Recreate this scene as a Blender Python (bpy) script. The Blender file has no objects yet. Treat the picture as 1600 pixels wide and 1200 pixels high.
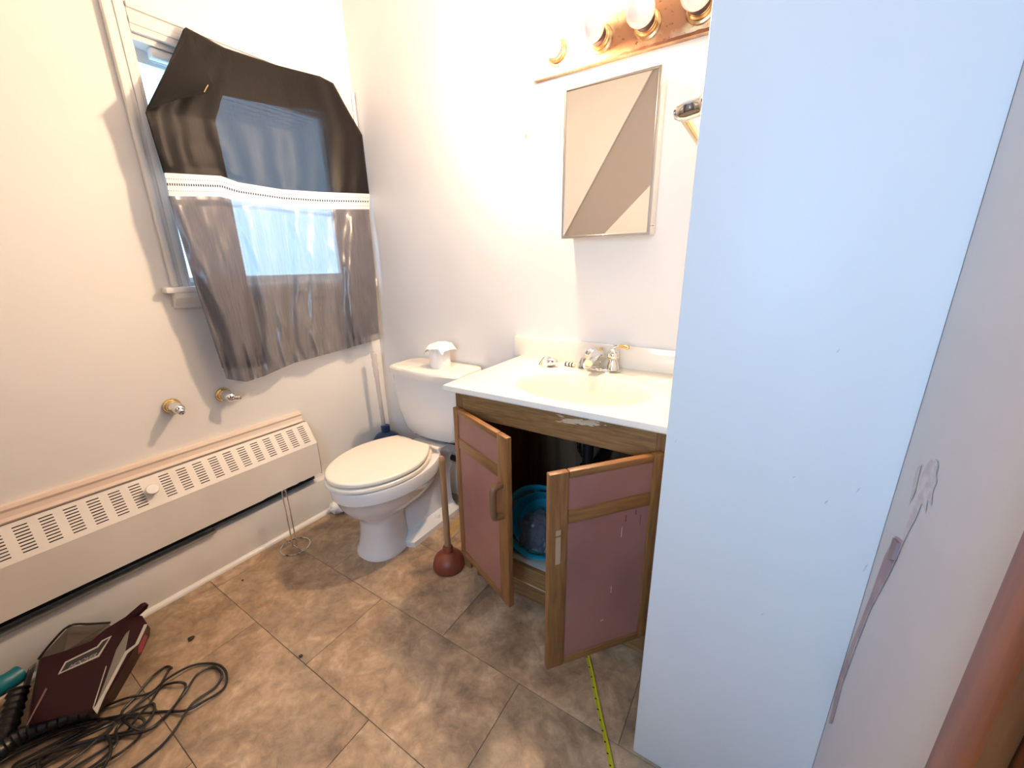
import bpy, bmesh, math, random
from mathutils import Vector, Matrix, noise
random.seed(7)
S = bpy.context.scene
COL = S.collection

# ------------------------------------------------------------------ camera
F = 620.0; CAMH = 1.25
YAW, PIT, ROL = [math.radians(a) for a in (32.377, 16.729, -0.8645)]
cy, sy, cp, sp = math.cos(YAW), math.sin(YAW), math.cos(PIT), math.sin(PIT)
fw = Vector((-sy*cp, cy*cp, -sp)); r0 = Vector((cy, sy, 0)); u0 = r0.cross(fw)
RT = r0*math.cos(ROL) + u0*math.sin(ROL); UP = u0*math.cos(ROL) - r0*math.sin(ROL)
CAM = Vector((0, 0, CAMH))
cd = bpy.data.cameras.new('camera'); cam = bpy.data.objects.new('camera', cd); COL.objects.link(cam)
cd.sensor_fit = 'HORIZONTAL'; cd.sensor_width = 36.0; cd.lens = 36.0*F/1600.0; cd.clip_start = 0.01
m = Matrix((RT, UP, -fw)).transposed().to_4x4(); m.translation = CAM
cam.matrix_world = m
S.camera = cam
def P(a, b, x=None, y=None, z=None):
    """photo pixel -> point on a given wall / floor plane"""
    d = RT*((a-800)/F) + UP*((600-b)/F) + fw
    t = x/d.x if x is not None else y/d.y if y is not None else (z-CAMH)/d.z
    return CAM + d*t

# ------------------------------------------------------------------ world, daylight, exposure
W = bpy.data.worlds.new('overcast_sky'); S.world = W; W.use_nodes = True
bg = W.node_tree.nodes['Background']; bg.inputs[0].default_value = (0.40, 0.68, 1.0, 1); bg.inputs[1].default_value = 4.2
S.view_settings.view_transform = 'Standard'; S.view_settings.look = 'None'
S.view_settings.gamma = 1.0; S.view_settings.use_curve_mapping = False
S.view_settings.exposure = 0.14
BULB_STRENGTH = 980.0
BULB_COLOR = (1.0, 0.705, 0.45)
al = bpy.data.lights.new('daylight', 'AREA'); al.shape = 'RECTANGLE'; al.size = 0.5; al.size_y = 0.8
al.energy = 27.0; al.color = (0.42, 0.68, 1.0)
ao = bpy.data.objects.new('daylight', al); COL.objects.link(ao)
ao.location = (-0.10, -1.09, 1.42); ao.rotation_euler = (math.radians(90), 0, 0)   # shines along +y through window_2
S.cycles.max_bounces = 10; S.cycles.transparent_max_bounces = 16; S.cycles.sample_clamp_indirect = 6.0
S.cycles.caustics_reflective = False; S.cycles.caustics_refractive = False

# ------------------------------------------------------------------ materials
def nodes(name):
    mt = bpy.data.materials.new(name); mt.use_nodes = True
    nt = mt.node_tree; bs = nt.nodes['Principled BSDF']
    return mt, nt, bs
def c4(c): return (c[0], c[1], c[2], 1.0)
def M(name, col, rough=0.5, metal=0.0, col2=None, ns=6.0, lo=0.4, hi=0.6, detail=4, bump=0.0, bs_=None, stretch=None,
      spec=None, coat=0.0, rnd=False):
    mt, nt, b = nodes(name); N, L = nt.nodes, nt.links
    b.inputs['Base Color'].default_value = c4(col); b.inputs['Roughness'].default_value = rough
    b.inputs['Metallic'].default_value = metal
    if spec is not None: b.inputs['Specular IOR Level'].default_value = spec
    if coat: b.inputs['Coat Weight'].default_value = coat; b.inputs['Coat Roughness'].default_value = 0.1
    if col2 is not None or bump:
        tc = N.new('ShaderNodeTexCoord'); mp = N.new('ShaderNodeMapping')
        L.new(tc.outputs['Object'], mp.inputs['Vector'])
        if stretch: mp.inputs['Scale'].default_value = stretch
        if rnd:
            oi = N.new('ShaderNodeObjectInfo'); ml = N.new('ShaderNodeMath'); ml.operation = 'MULTIPLY'; ml.inputs[1].default_value = 37.0
            L.new(oi.outputs['Random'], ml.inputs[0]); cb = N.new('ShaderNodeCombineXYZ')
            L.new(ml.outputs[0], cb.inputs[0]); L.new(ml.outputs[0], cb.inputs[2]); L.new(cb.outputs[0], mp.inputs['Location'])
    if col2 is not None:
        nz = N.new('ShaderNodeTexNoise'); nz.inputs['Scale'].default_value = ns; nz.inputs['Detail'].default_value = detail
        L.new(mp.outputs[0], nz.inputs['Vector'])
        mr = N.new('ShaderNodeMapRange'); mr.inputs[1].default_value = lo; mr.inputs[2].default_value = hi
        L.new(nz.outputs['Fac'], mr.inputs[0])
        mx = N.new('ShaderNodeMix'); mx.data_type = 'RGBA'; mx.inputs[6].default_value = c4(col); mx.inputs[7].default_value = c4(col2)
        L.new(mr.outputs[0], mx.inputs[0]); L.new(mx.outputs[2], b.inputs['Base Color'])
    if bump:
        n2 = N.new('ShaderNodeTexNoise'); n2.inputs['Scale'].default_value = bs_ or ns*4; n2.inputs['Detail'].default_value = 3
        L.new(mp.outputs[0], n2.inputs['Vector'])
        bp = N.new('ShaderNodeBump'); bp.inputs['Strength'].default_value = bump; bp.inputs['Distance'].default_value = 0.01
        L.new(n2.outputs['Fac'], bp.inputs['Height']); L.new(bp.outputs[0], b.inputs['Normal'])
    return mt

WALL = M('wall_paint', (0.80, 0.785, 0.76), 0.5, col2=(0.76, 0.745, 0.72), ns=1.6, bump=0.03, bs_=60)
WALLP = M('partition_paint', (0.80, 0.80, 0.80), 0.48, col2=(0.75, 0.755, 0.76), ns=2.2, bump=0.06, bs_=45, stretch=(1, 1, 0.5))
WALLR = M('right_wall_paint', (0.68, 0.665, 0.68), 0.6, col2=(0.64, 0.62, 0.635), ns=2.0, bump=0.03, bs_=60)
WALLG = M('wall_shade_grey', (0.36, 0.335, 0.32), 0.7)  # shade of the wall reflected in the mirror, put into the colour
TRIM = M('white_gloss_trim', (0.82, 0.80, 0.76), 0.3, col2=(0.77, 0.75, 0.71), ns=5)
HEAT = M('heater_enamel', (0.78, 0.74, 0.68), 0.42, col2=(0.73, 0.68, 0.62), ns=3)
MOLD = M('pink_washed_molding', (0.80, 0.68, 0.57), 0.5, col2=(0.76, 0.61, 0.50), ns=8, stretch=(1, .15, 1))
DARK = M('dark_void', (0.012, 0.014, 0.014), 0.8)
FIN = M('heater_fin_metal', (0.10, 0.12, 0.115), 0.45, 0.6)
STEEL = M('galvanised_strip', (0.34, 0.36, 0.34), 0.4, 0.6)
TILE = None
GROUT = M('floor_joint', (0.19, 0.135, 0.095), 0.9)
PORC = M('porcelain', (0.80, 0.78, 0.755), 0.10, coat=0.3)
SEATM = M('seat_bone_plastic', (0.83, 0.77, 0.66), 0.22)
TANKLID = M('tank_lid_porcelain', (0.80, 0.75, 0.68), 0.15)
MARBLE = M('cultured_marble', (0.86, 0.82, 0.73), 0.14, col2=(0.84, 0.79, 0.69), ns=2.5)
BASINM = M('basin_marble', (0.85, 0.77, 0.62), 0.14)
CHROME = M('chrome', (0.80, 0.80, 0.80), 0.07, 1.0)
BRASS = M('polished_brass', (0.83, 0.60, 0.24), 0.16, 1.0, col2=(0.70, 0.52, 0.25), ns=30)
OAK = M('oak', (0.235, 0.115, 0.042), 0.42, col2=(0.15, 0.068, 0.022), ns=14, lo=.35, hi=.7, stretch=(9, 9, 0.8), bump=0.05)
OAKH = M('oak_horizontal', (0.30, 0.165, 0.062), 0.42, col2=(0.17, 0.082, 0.028), ns=14, lo=.35, hi=.7, stretch=(0.8, 9, 9), bump=0.05)
OAKL = M('oak_door_edge', (0.29, 0.128, 0.038), 0.42, col2=(0.18, 0.075, 0.022), ns=14, lo=.35, hi=.7, stretch=(9, 9, 0.8))
OAKLH = M('oak_door_rail', (0.29, 0.128, 0.038), 0.42, col2=(0.18, 0.075, 0.022), ns=14, lo=.35, hi=.7, stretch=(0.8, 9, 9))
PINK = M('dusty_pink_laminate', (0.345, 0.152, 0.118), 0.42, col2=(0.29, 0.122, 0.095), ns=4)
SCUFF = M('bare_particle_scuff', (0.62, 0.46, 0.30), 0.9)
WOODH = M('plunger_wood', (0.45, 0.26, 0.13), 0.45, col2=(0.36, 0.19, 0.085), ns=10, stretch=(8, 8, .7))
RUBBER = M('red_rubber', (0.26, 0.060, 0.030), 0.42, col2=(0.20, 0.045, 0.022), ns=9)
BLUER = M('blue_rubber', (0.008, 0.030, 0.10), 0.4)
PAPER = M('tissue_paper', (0.86, 0.84, 0.81), 0.95, bump=0.2, bs_=90)
TEAL = M('teal_plastic', (0.012, 0.27, 0.37), 0.32)
BLACKP = M('black_plastic', (0.014, 0.013, 0.014), 0.35)
MAROON = M('maroon_gloss_plastic', (0.020, 0.004, 0.006), 0.42, spec=0.15)
SILVER = M('silver_plastic', (0.46, 0.43, 0.38), 0.32, 0.5)
GREYP = M('grey_vinyl', (0.15, 0.135, 0.115), 0.5)
TEAL2 = M('dark_teal_plastic', (0.004, 0.13, 0.165), 0.4)
CORDM = M('cord_rubber', (0.016, 0.016, 0.015), 0.42)
YELLOW = M('tape_yellow', (0.50, 0.48, 0.02), 0.4)
REDP = M('red_badge', (0.18, 0.01, 0.015), 0.3)
CASING = M('stained_casing', (0.20, 0.068, 0.022), 0.38, col2=(0.14, 0.045, 0.015), ns=9, stretch=(6, 6, .5))
DOORM = M('dark_red_door', (0.055, 0.018, 0.016), 0.4, col2=(0.04, 0.013, 0.012), ns=7, stretch=(6, 6, .5))
TORN = M('torn_drywall_paper', (0.46, 0.37, 0.38), 0.9, col2=(0.38, 0.29, 0.31), ns=18)
STAIN = M('smudge', (0.55, 0.52, 0.53), 0.85, col2=(0.66, 0.64, 0.655), ns=60)
BLINDM = M('white_vinyl', (0.80, 0.84, 0.86), 0.4)
MIRROR = M('mirror_glass', (0.90, 0.90, 0.90), 0.01, 1.0)
FRAMEM = M('aluminium_frame', (0.42, 0.40, 0.37), 0.3, 0.8)
SOCK = M('dark_socket', (0.05, 0.022, 0.03), 0.35)
BULBW = M('frosted_bulb', (0.86, 0.83, 0.80), 0.18)
SUBFL = M('yellowed_vinyl', (0.42, 0.27, 0.07), 0.6, col2=(0.33, 0.22, 0.09), ns=20)
CRUMB = M('dark_crumb', (0.035, 0.022, 0.015), 0.8)

# rusted light bar
def rust():
    mt, nt, b = nodes('rusted_brass_plate'); N, L = nt.nodes, nt.links
    tc = N.new('ShaderNodeTexCoord')
    n1 = N.new('ShaderNodeTexNoise'); n1.inputs['Scale'].default_value = 9; n1.inputs['Detail'].default_value = 8
    n2 = N.new('ShaderNodeTexNoise'); n2.inputs['Scale'].default_value = 90; n2.inputs['Detail'].default_value = 4
    for n in (n1, n2): L.new(tc.outputs['Object'], n.inputs['Vector'])
    r1 = N.new('ShaderNodeValToRGB'); e = r1.color_ramp.elements
    e[0].position = .40; e[0].color = (.55, .43, .25, 1); e[1].position = .56; e[1].color = (.30, .135, .06, 1)
    L.new(n1.outputs['Fac'], r1.inputs[0])
    r2 = N.new('ShaderNodeMapRange'); r2.inputs[1].default_value = .62; r2.inputs[2].default_value = .70
    L.new(n2.outputs['Fac'], r2.inputs[0])
    mx = N.new('ShaderNodeMix'); mx.data_type = 'RGBA'; mx.inputs[7].default_value = (.14, .05, .02, 1)
    L.new(r2.outputs[0], mx.inputs[0]); L.new(r1.outputs[0], mx.inputs[6]); L.new(mx.outputs[2], b.inputs['Base Color'])
    mr = N.new('ShaderNodeMapRange'); mr.inputs[1].default_value = .42; mr.inputs[2].default_value = .58; mr.inputs[3].default_value = .75; mr.inputs[4].default_value = 0.05
    L.new(n1.outputs['Fac'], mr.inputs[0]); L.new(mr.outputs[0], b.inputs['Metallic'])
    b.inputs['Roughness'].default_value = .38
    return mt
RUST = rust()
OLDBRASS = M('tarnished_brass', (0.60, 0.46, 0.26), 0.3, 1.0, col2=(0.42, 0.25, 0.12), ns=40)
RUSTEDGE = M('rusty_lip', (0.20, 0.075, 0.03), 0.8, col2=(0.12, 0.04, 0.02), ns=40)

# stone-look vinyl tile
def tile_mat():
    mt, nt, b = nodes('stone_vinyl'); N, L = nt.nodes, nt.links
    tc = N.new('ShaderNodeTexCoord'); oi = N.new('ShaderNodeObjectInfo')
    ml = N.new('ShaderNodeMath'); ml.operation = 'MULTIPLY'; ml.inputs[1].default_value = 53; L.new(oi.outputs['Random'], ml.inputs[0])
    cb = N.new('ShaderNodeCombineXYZ'); L.new(ml.outputs[0], cb.inputs[2]); L.new(ml.outputs[0], cb.inputs[0])
    ad = N.new('ShaderNodeVectorMath'); L.new(tc.outputs['Object'], ad.inputs[0]); L.new(cb.outputs[0], ad.inputs[1])
    n1 = N.new('ShaderNodeTexNoise'); n1.inputs['Scale'].default_value = 5.5; n1.inputs['Detail'].default_value = 9; n1.inputs['Distortion'].default_value = .9; n1.inputs['Roughness'].default_value = .62
    n2 = N.new('ShaderNodeTexNoise'); n2.inputs['Scale'].default_value = 26; n2.inputs['Detail'].default_value = 7; n2.inputs['Distortion'].default_value = .5; n2.inputs['Roughness'].default_value = .68
    n3 = N.new('ShaderNodeTexNoise'); n3.inputs['Scale'].default_value = 2.6; n3.inputs['Detail'].default_value = 5
    for n in (n1, n2, n3): L.new(ad.outputs[0], n.inputs['Vector'])
    r1 = N.new('ShaderNodeValToRGB'); e = r1.color_ramp.elements
    e[0].position = .33; e[0].color = (.225, .155, .102, 1); e[1].position = .70; e[1].color = (.55, .405, .265, 1)
    e2 = e.new(.50); e2.color = (.375, .256, .160, 1)
    L.new(n1.outputs['Fac'], r1.inputs[0])
    mx = N.new('ShaderNodeMix'); mx.data_type = 'RGBA'; mx.inputs[7].default_value = (.34, .255, .175, 1)
    m3 = N.new('ShaderNodeMapRange'); m3.inputs[1].default_value = .5; m3.inputs[2].default_value = .66; m3.inputs[4].default_value = .7
    L.new(n3.outputs['Fac'], m3.inputs[0]); L.new(m3.outputs[0], mx.inputs[0]); L.new(r1.outputs[0], mx.inputs[6])
    m2 = N.new('ShaderNodeMapRange'); m2.inputs[1].default_value = .25; m2.inputs[2].default_value = .75; m2.inputs[3].default_value = .58; m2.inputs[4].default_value = 1.36
    L.new(n2.outputs['Fac'], m2.inputs[0])
    mu = N.new('ShaderNodeMix'); mu.data_type = 'RGBA'; mu.blend_type = 'MULTIPLY'; mu.inputs[0].default_value = 1
    L.new(mx.outputs[2], mu.inputs[6]); L.new(m2.outputs[0], mu.inputs[7]); L.new(mu.outputs[2], b.inputs['Base Color'])
    b.inputs['Roughness'].default_value = .42
    bp = N.new('ShaderNodeBump'); bp.inputs['Strength'].default_value = .12; bp.inputs['Distance'].default_value = .01
    L.new(n2.outputs['Fac'], bp.inputs['Height']); L.new(bp.outputs[0], b.inputs['Normal'])
    return mt
TILE = tile_mat()

def cloth(name, col, thru, trans, rough, tint=(1, 1, 1), sheen=0.0, streak=None, spec=.5):
    """thin woven cloth: surface + a share of light passing straight through / scattered through"""
    mt, nt, b = nodes(name); N, L = nt.nodes, nt.links
    b.inputs['Base Color'].default_value = c4(col); b.inputs['Roughness'].default_value = rough
    b.inputs['Sheen Weight'].default_value = sheen; b.inputs['Specular IOR Level'].default_value = spec
    tc = N.new('ShaderNodeTexCoord'); mp = N.new('ShaderNodeMapping'); mp.inputs['Scale'].default_value = (60, 60, 2.5)
    L.new(tc.outputs['Object'], mp.inputs[0])
    nz = N.new('ShaderNodeTexNoise'); nz.inputs['Scale'].default_value = 3; nz.inputs['Detail'].default_value = 5; L.new(mp.outputs[0], nz.inputs['Vector'])
    bp = N.new('ShaderNodeBump'); bp.inputs['Strength'].default_value = .12; bp.inputs['Distance'].default_value = .003
    L.new(nz.outputs['Fac'], bp.inputs['Height']); L.new(bp.outputs[0], b.inputs['Normal'])
    if streak:
        mr = N.new('ShaderNodeMapRange'); mr.inputs[1].default_value = .35; mr.inputs[2].default_value = .7
        L.new(nz.outputs['Fac'], mr.inputs[0]); mx = N.new('ShaderNodeMix'); mx.data_type = 'RGBA'
        mx.inputs[6].default_value = c4(col); mx.inputs[7].default_value = c4(streak); L.new(mr.outputs[0], mx.inputs[0]); L.new(mx.outputs[2], b.inputs['Base Color'])
    tr = N.new('ShaderNodeBsdfTransparent'); tr.inputs[0].default_value = c4(tint)
    tl = N.new('ShaderNodeBsdfTranslucent'); tl.inputs[0].default_value = c4([min(1, c*1.5) for c in col])
    m1 = N.new('ShaderNodeMixShader'); m1.inputs[0].default_value = trans
    L.new(b.outputs[0], m1.inputs[1]); L.new(tl.outputs[0], m1.inputs[2])
    m2 = N.new('ShaderNodeMixShader'); m2.inputs[0].default_value = thru
    L.new(m1.outputs[0], m2.inputs[1]); L.new(tr.outputs[0], m2.inputs[2])
    L.new(m2.outputs[0], N['Material Output'].inputs[0])
    return mt
BLACKC = cloth('black_sheer_cloth', (0.008, 0.0068, 0.0075), 0.055, 0.1, 0.45, streak=(0.014, 0.0115, 0.012), spec=.18)
GREYC = cloth('grey_satin_cloth', (0.135, 0.134, 0.155), 0.24, 0.2, 0.24, streak=(0.20, 0.19, 0.20), spec=.8)
GREYLIN = cloth('grey_satin_lining', (0.15, 0.14, 0.15), 0.03, 0.15, 0.5)
BLACKLIN = cloth('black_lining', (0.009, 0.0078, 0.008), 0.01, 0.05, 0.55, spec=.18)

def trim_mat():
    mt, nt, b = nodes('eyelet_trim'); N, L = nt.nodes, nt.links
    uv = N.new('ShaderNodeUVMap'); sx = N.new('ShaderNodeSeparateXYZ'); L.new(uv.outputs[0], sx.inputs[0])
    def math_(op, a, bb):
        n = N.new('ShaderNodeMath'); n.operation = op
        for i, v in enumerate((a, bb)):
            if isinstance(v, (int, float)): n.inputs[i].default_value = v
            else: L.new(v, n.inputs[i])
        return n.outputs[0]
    fr = math_('FRACT', math_('MULTIPLY', sx.outputs[0], 85.0), 0.0)
    on = math_('LESS_THAN', fr, 0.55)
    def row(v, h): return math_('LESS_THAN', math_('ABSOLUTE', math_('SUBTRACT', sx.outputs[1], v), 0.0), h)
    hole = math_('MULTIPLY', on, math_('ADD', row(.50, .055), 0.0))
    faint = math_('MULTIPLY', on, math_('ADD', row(.26, .035), row(.78, .025)))
    m1 = N.new('ShaderNodeMix'); m1.data_type = 'RGBA'; m1.inputs[6].default_value = (.82, .78, .72, 1); m1.inputs[7].default_value = (.50, .42, .36, 1); L.new(faint, m1.inputs[0])
    m2 = N.new('ShaderNodeMix'); m2.data_type = 'RGBA'; m2.inputs[7].default_value = (.03, .025, .025, 1); L.new(hole, m2.inputs[0]); L.new(m1.outputs[2], m2.inputs[6])
    L.new(m2.outputs[2], b.inputs['Base Color']); b.inputs['Roughness'].default_value = .8
    tl = N.new('ShaderNodeBsdfTranslucent'); L.new(m2.outputs[2], tl.inputs[0])
    ms = N.new('ShaderNodeMixShader'); ms.inputs[0].default_value = .3; L.new(b.outputs[0], ms.inputs[1]); L.new(tl.outputs[0], ms.inputs[2])
    L.new(ms.outputs[0], N['Material Output'].inputs[0])
    return mt
TRIMB = trim_mat()

def glassy(name, fac, tint=(1, 1, 1), rough=.02, body=None):
    mt = bpy.data.materials.new(name); mt.use_nodes = True; nt = mt.node_tree; N, L = nt.nodes, nt.links
    tr = N.new('ShaderNodeBsdfTransparent'); tr.inputs[0].default_value = c4(tint)
    if body: g = N['Principled BSDF']; g.inputs['Base Color'].default_value = c4(body); g.inputs['Roughness'].default_value = rough
    else: N.remove(N['Principled BSDF']); g = N.new('ShaderNodeBsdfGlossy'); g.inputs['Roughness'].default_value = rough
    ms = N.new('ShaderNodeMixShader'); ms.inputs[0].default_value = fac
    L.new(tr.outputs[0], ms.inputs[1]); L.new(g.outputs[0], ms.inputs[2]); L.new(ms.outputs[0], N['Material Output'].inputs[0])
    return mt
GLASS = glassy('window_glass', .06)
CLEARP = glassy('clear_acrylic', .55, (.9, .9, .9), .15, (.72, .66, .62))
SMOKE = glassy('smoked_plastic', .62, (.35, .30, .27), .2, (.16, .13, .11))
BAGM = glassy('crumpled_clear_bag', .6, (.8, .8, .85), .25, (.14, .15, .18))

def emis(name, col, st):
    mt = bpy.data.materials.new(name); mt.use_nodes = True; nt = mt.node_tree
    nt.nodes.remove(nt.nodes['Principled BSDF']); e = nt.nodes.new('ShaderNodeEmission')
    e.inputs[0].default_value = c4(col); e.inputs[1].default_value = st
    nt.links.new(e.outputs[0], nt.nodes['Material Output'].inputs[0]); return mt
LIT = emis('lit_bulb', BULB_COLOR, BULB_STRENGTH)

# ------------------------------------------------------------------ mesh helpers
def obj(name, bm, mat, parent=None, smooth=False, loc=None):
    me = bpy.data.meshes.new(name)
    bmesh.ops.recalc_face_normals(bm, faces=bm.faces[:])
    bm.to_mesh(me); bm.free()
    if mat: me.materials.append(mat)
    if smooth:
        me.polygons.foreach_set('use_smooth', [True]*len(me.polygons))
        me.set_sharp_from_angle(angle=math.radians(40))
    o = bpy.data.objects.new(name, me); COL.objects.link(o)
    if loc is not None: o.location = loc
    if parent: o.parent = parent
    return o
def thing(name, label, cat, group=None, loc=(0, 0, 0)):
    o = bpy.data.objects.new(name, None); COL.objects.link(o); o.location = loc; o.empty_display_size = .05
    return tag(o, label, cat, group)
def tag(o, label, cat, group=None):
    o['label'] = label; o['category'] = cat
    if group: o['group'] = group
    return o
def struct(o): o['kind'] = 'structure'; return o
def bx(bm, x0, x1, y0, y1, z0, z1, bev=0, seg=2):
    b2 = bmesh.new()
    v = [b2.verts.new((x, y, z)) for x in (x0, x1) for y in (y0, y1) for z in (z0, z1)]
    for f in ((0, 1, 3, 2), (4, 6, 7, 5), (0, 4, 5, 1), (2, 3, 7, 6), (0, 2, 6, 4), (1, 5, 7, 3)): b2.faces.new([v[i] for i in f])
    if bev: bmesh.ops.bevel(b2, geom=b2.edges[:], offset=bev, segments=seg, profile=.5, affect='EDGES')
    join(bm, b2)
def join(bm, b2, mat=None):
    mp = {}
    for v in b2.verts: mp[v] = bm.verts.new(mat @ v.co if mat else v.co)
    for f in b2.faces:
        try: bm.faces.new([mp[v] for v in f.verts])
        except ValueError: pass
    b2.free()
def box(name, x0, x1, y0, y1, z0, z1, mat, parent=None, bev=0, seg=2):
    bm = bmesh.new(); bx(bm, x0, x1, y0, y1, z0, z1, bev, seg); return obj(name, bm, mat, parent, smooth=bool(bev))
def basis(d):
    d = Vector(d).normalized(); a = Vector((0, 0, 1)) if abs(d.z) < .9 else Vector((1, 0, 0))
    u = d.cross(a).normalized(); return u, d.cross(u).normalized(), d
def lathe(bm, prof, o=(0, 0, 0), d=(0, 0, 1), n=28):
    """prof: (radius, height along d)"""
    u, v, w = basis(d); o = Vector(o); rings = []
    for r, h in prof:
        if r < 1e-6: rings.append([bm.verts.new(o+w*h)])
        else: rings.append([bm.verts.new(o+w*h+(u*math.cos(6.28318*i/n)+v*math.sin(6.28318*i/n))*r) for i in range(n)])
    for a, b in zip(rings, rings[1:]):
        for i in range(n):
            j = (i+1) % n
            if len(a) == 1 and len(b) == 1: continue
            if len(a) == 1: bm.faces.new((a[0], b[i], b[j]))
            elif len(b) == 1: bm.faces.new((a[i], a[j], b[0]))
            else: bm.faces.new((a[i], a[j], b[j], b[i]))
    return bm
def lat(name, prof, o, d, mat, parent=None, n=28):
    bm = bmesh.new(); lathe(bm, prof, o, d, n); return obj(name, bm, mat, parent, True)
def tube(bm, pts, r, n=8, closed=False, cap=True):
    pts = [Vector(p) for p in pts]; k = len(pts); rings = []; pu = None
    for i, p in enumerate(pts):
        a = pts[(i-1) % k] if (closed or i) else p; b = pts[(i+1) % k] if (closed or i < k-1) else p
        d = (b-a).normalized()
        if pu is None: u, v, _ = basis(d)
        else:
            u = (pu-d*pu.dot(d)); u = u.normalized() if u.length > 1e-6 else basis(d)[0]; v = d.cross(u)
        pu = u; rr = r[i] if isinstance(r, (list, tuple)) else r
        rings.append([bm.verts.new(p+(u*math.cos(6.28318*j/n)+v*math.sin(6.28318*j/n))*rr) for j in range(n)])
    for i in range(k if closed else k-1):
        a, b = rings[i], rings[(i+1) % k]
        for j in range(n): bm.faces.new((a[j], a[(j+1) % n], b[(j+1) % n], b[j]))
    if cap and not closed: bm.faces.new(rings[0]); bm.faces.new(rings[-1][::-1])
    return bm
def tub(name, pts, r, mat, parent=None, n=8, closed=False):
    bm = bmesh.new(); tube(bm, pts, r, n, closed); return obj(name, bm, mat, parent, True)
def spline(pts, sub=8, closed=False):
    pts = [Vector(p) for p in pts]; k = len(pts); out = []
    for i in range(k if closed else k-1):
        g = lambda j: pts[j % k] if closed else pts[max(0, min(k-1, j))]
        p0, p1, p2, p3 = g(i-1), g(i), g(i+1), g(i+2)
        for s in range(sub):
            t = s/sub
            out.append(.5*((2*p1)+(p2-p0)*t+(2*p0-5*p1+4*p2-p3)*t*t+(3*p1-p0-3*p2+p3)*t**3))
    if not closed: out.append(pts[-1])
    return out
def prism(bm, poly, off):
    """poly: list of 3D points, extruded by vector off"""
    a = [bm.verts.new(p) for p in poly]; b = [bm.verts.new(Vector(p)+Vector(off)) for p in poly]
    bm.faces.new(a); bm.faces.new(b[::-1]); n = len(a)
    for i in range(n): bm.faces.new((a[i], a[(i+1) % n], b[(i+1) % n], b[i]))
    return bm
def pri(name, poly, off, mat, parent=None):
    bm = bmesh.new(); prism(bm, poly, off); return obj(name, bm, mat, parent)
def loft(bm, rings, cap0=True, cap1=True):
    R_ = [[bm.verts.new(p) for p in r] for r in rings]; n = len(R_[0])
    for a, b in zip(R_, R_[1:]):
        for i in range(n): bm.faces.new((a[i], a[(i+1) % n], b[(i+1) % n], b[i]))
    if cap0: bm.faces.new(R_[0][::-1])
    if cap1: bm.faces.new(R_[-1])
    return bm
def sheet(rows, thick=0.0):
    bm = bmesh.new(); V = [[bm.verts.new(p) for p in r] for r in rows]; uvl = bm.loops.layers.uv.new('UVMap')
    nr, nc = len(rows), len(rows[0])
    for i in range(nr-1):
        for j in range(nc-1):
            f = bm.faces.new((V[i][j], V[i][j+1], V[i+1][j+1], V[i+1][j]))
            for l, (a, b) in zip(f.loops, ((i, j), (i, j+1), (i+1, j+1), (i+1, j))): l[uvl].uv = (b/(nc-1), a/(nr-1))
    return bm

# ------------------------------------------------------------------ room shell
XW, YW, ZC = -1.87, 1.52, 2.50          # left wall, back wall, ceiling
XP, YP, XR, YB = -0.132, 0.784, 0.215, -1.0   # partition corner, right wall, wall behind
# floor with running-bond tiles
fl = struct(box('floor', XW-.1, XR+.35, YB-.1, YW+.1, -.08, -.0035, GROUT))
TW, TH, g_ = .63, .3145, .0008
def tile_mesh(w, h):
    bm = bmesh.new(); bx(bm, -w/2+g_, w/2-g_, -h/2+g_, h/2-g_, -.0034, 0, .0006, 1)
    me = bpy.data.meshes.new('tile'); bmesh.ops.recalc_face_normals(bm, faces=bm.faces[:]); bm.to_mesh(me); bm.free(); me.materials.append(TILE); return me
full = tile_mesh(TW, TH)
row0 = .463
for k in range(-5, 4):
    y0 = row0+k*TH; y1 = y0+TH
    if y0 > YW or y1 < YB: continue
    off = -.484 if k % 2 == 0 else -.799
    for i in range(-4, 4):
        x0 = off+i*TW; x1 = x0+TW
        a0, a1, b0, b1 = max(x0, XW), min(x1, XR+.3), max(y0, YB), min(y1, YW)
        if a1-a0 < .02 or b1-b0 < .02: continue
        whole = abs(a1-a0-TW) < 1e-4 and abs(b1-b0-TH) < 1e-4
        t = bpy.data.objects.new('tile', full if whole else tile_mesh(a1-a0, b1-b0)); COL.objects.link(t)
        t.location = ((a0+a1)/2, (b0+b1)/2, 0); t.parent = fl
# yellowed strip of old flooring beside the plunger
pri('stain', [P(*p, z=.0006) for p in ((690, 835), (733, 795), (736, 806), (703, 838))], (0, 0, .0004), SUBFL, fl)

# window opening on the left wall
OY0, OY1, OZ0, OZ1 = .662, 1.44, 1.19, 1.995
bm = bmesh.new()
bx(bm, XW-.12, XW, YB-.1, OY0, 0, ZC); bx(bm, XW-.12, XW, OY1, YW+.1, 0, ZC)
bx(bm, XW-.12, XW, OY0, OY1, 0, OZ0); bx(bm, XW-.12, XW, OY0, OY1, OZ1, ZC)
wl = struct(obj('wall_left', bm, WALL))
wb = struct(box('wall_back', XW, XR+.1, YW, YW+.1, 0, ZC, WALL))
wp = struct(box('wall_partition', XP, XR, YP, YW, 0, ZC, WALLP, bev=.003))
# right wall with doorway
DY0, DY1, DZ = -.36, .390, 2.03
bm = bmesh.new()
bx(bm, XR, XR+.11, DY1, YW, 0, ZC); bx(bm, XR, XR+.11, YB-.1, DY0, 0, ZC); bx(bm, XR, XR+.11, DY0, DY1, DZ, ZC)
wr = struct(obj('wall_right', bm, WALLR))
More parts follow.
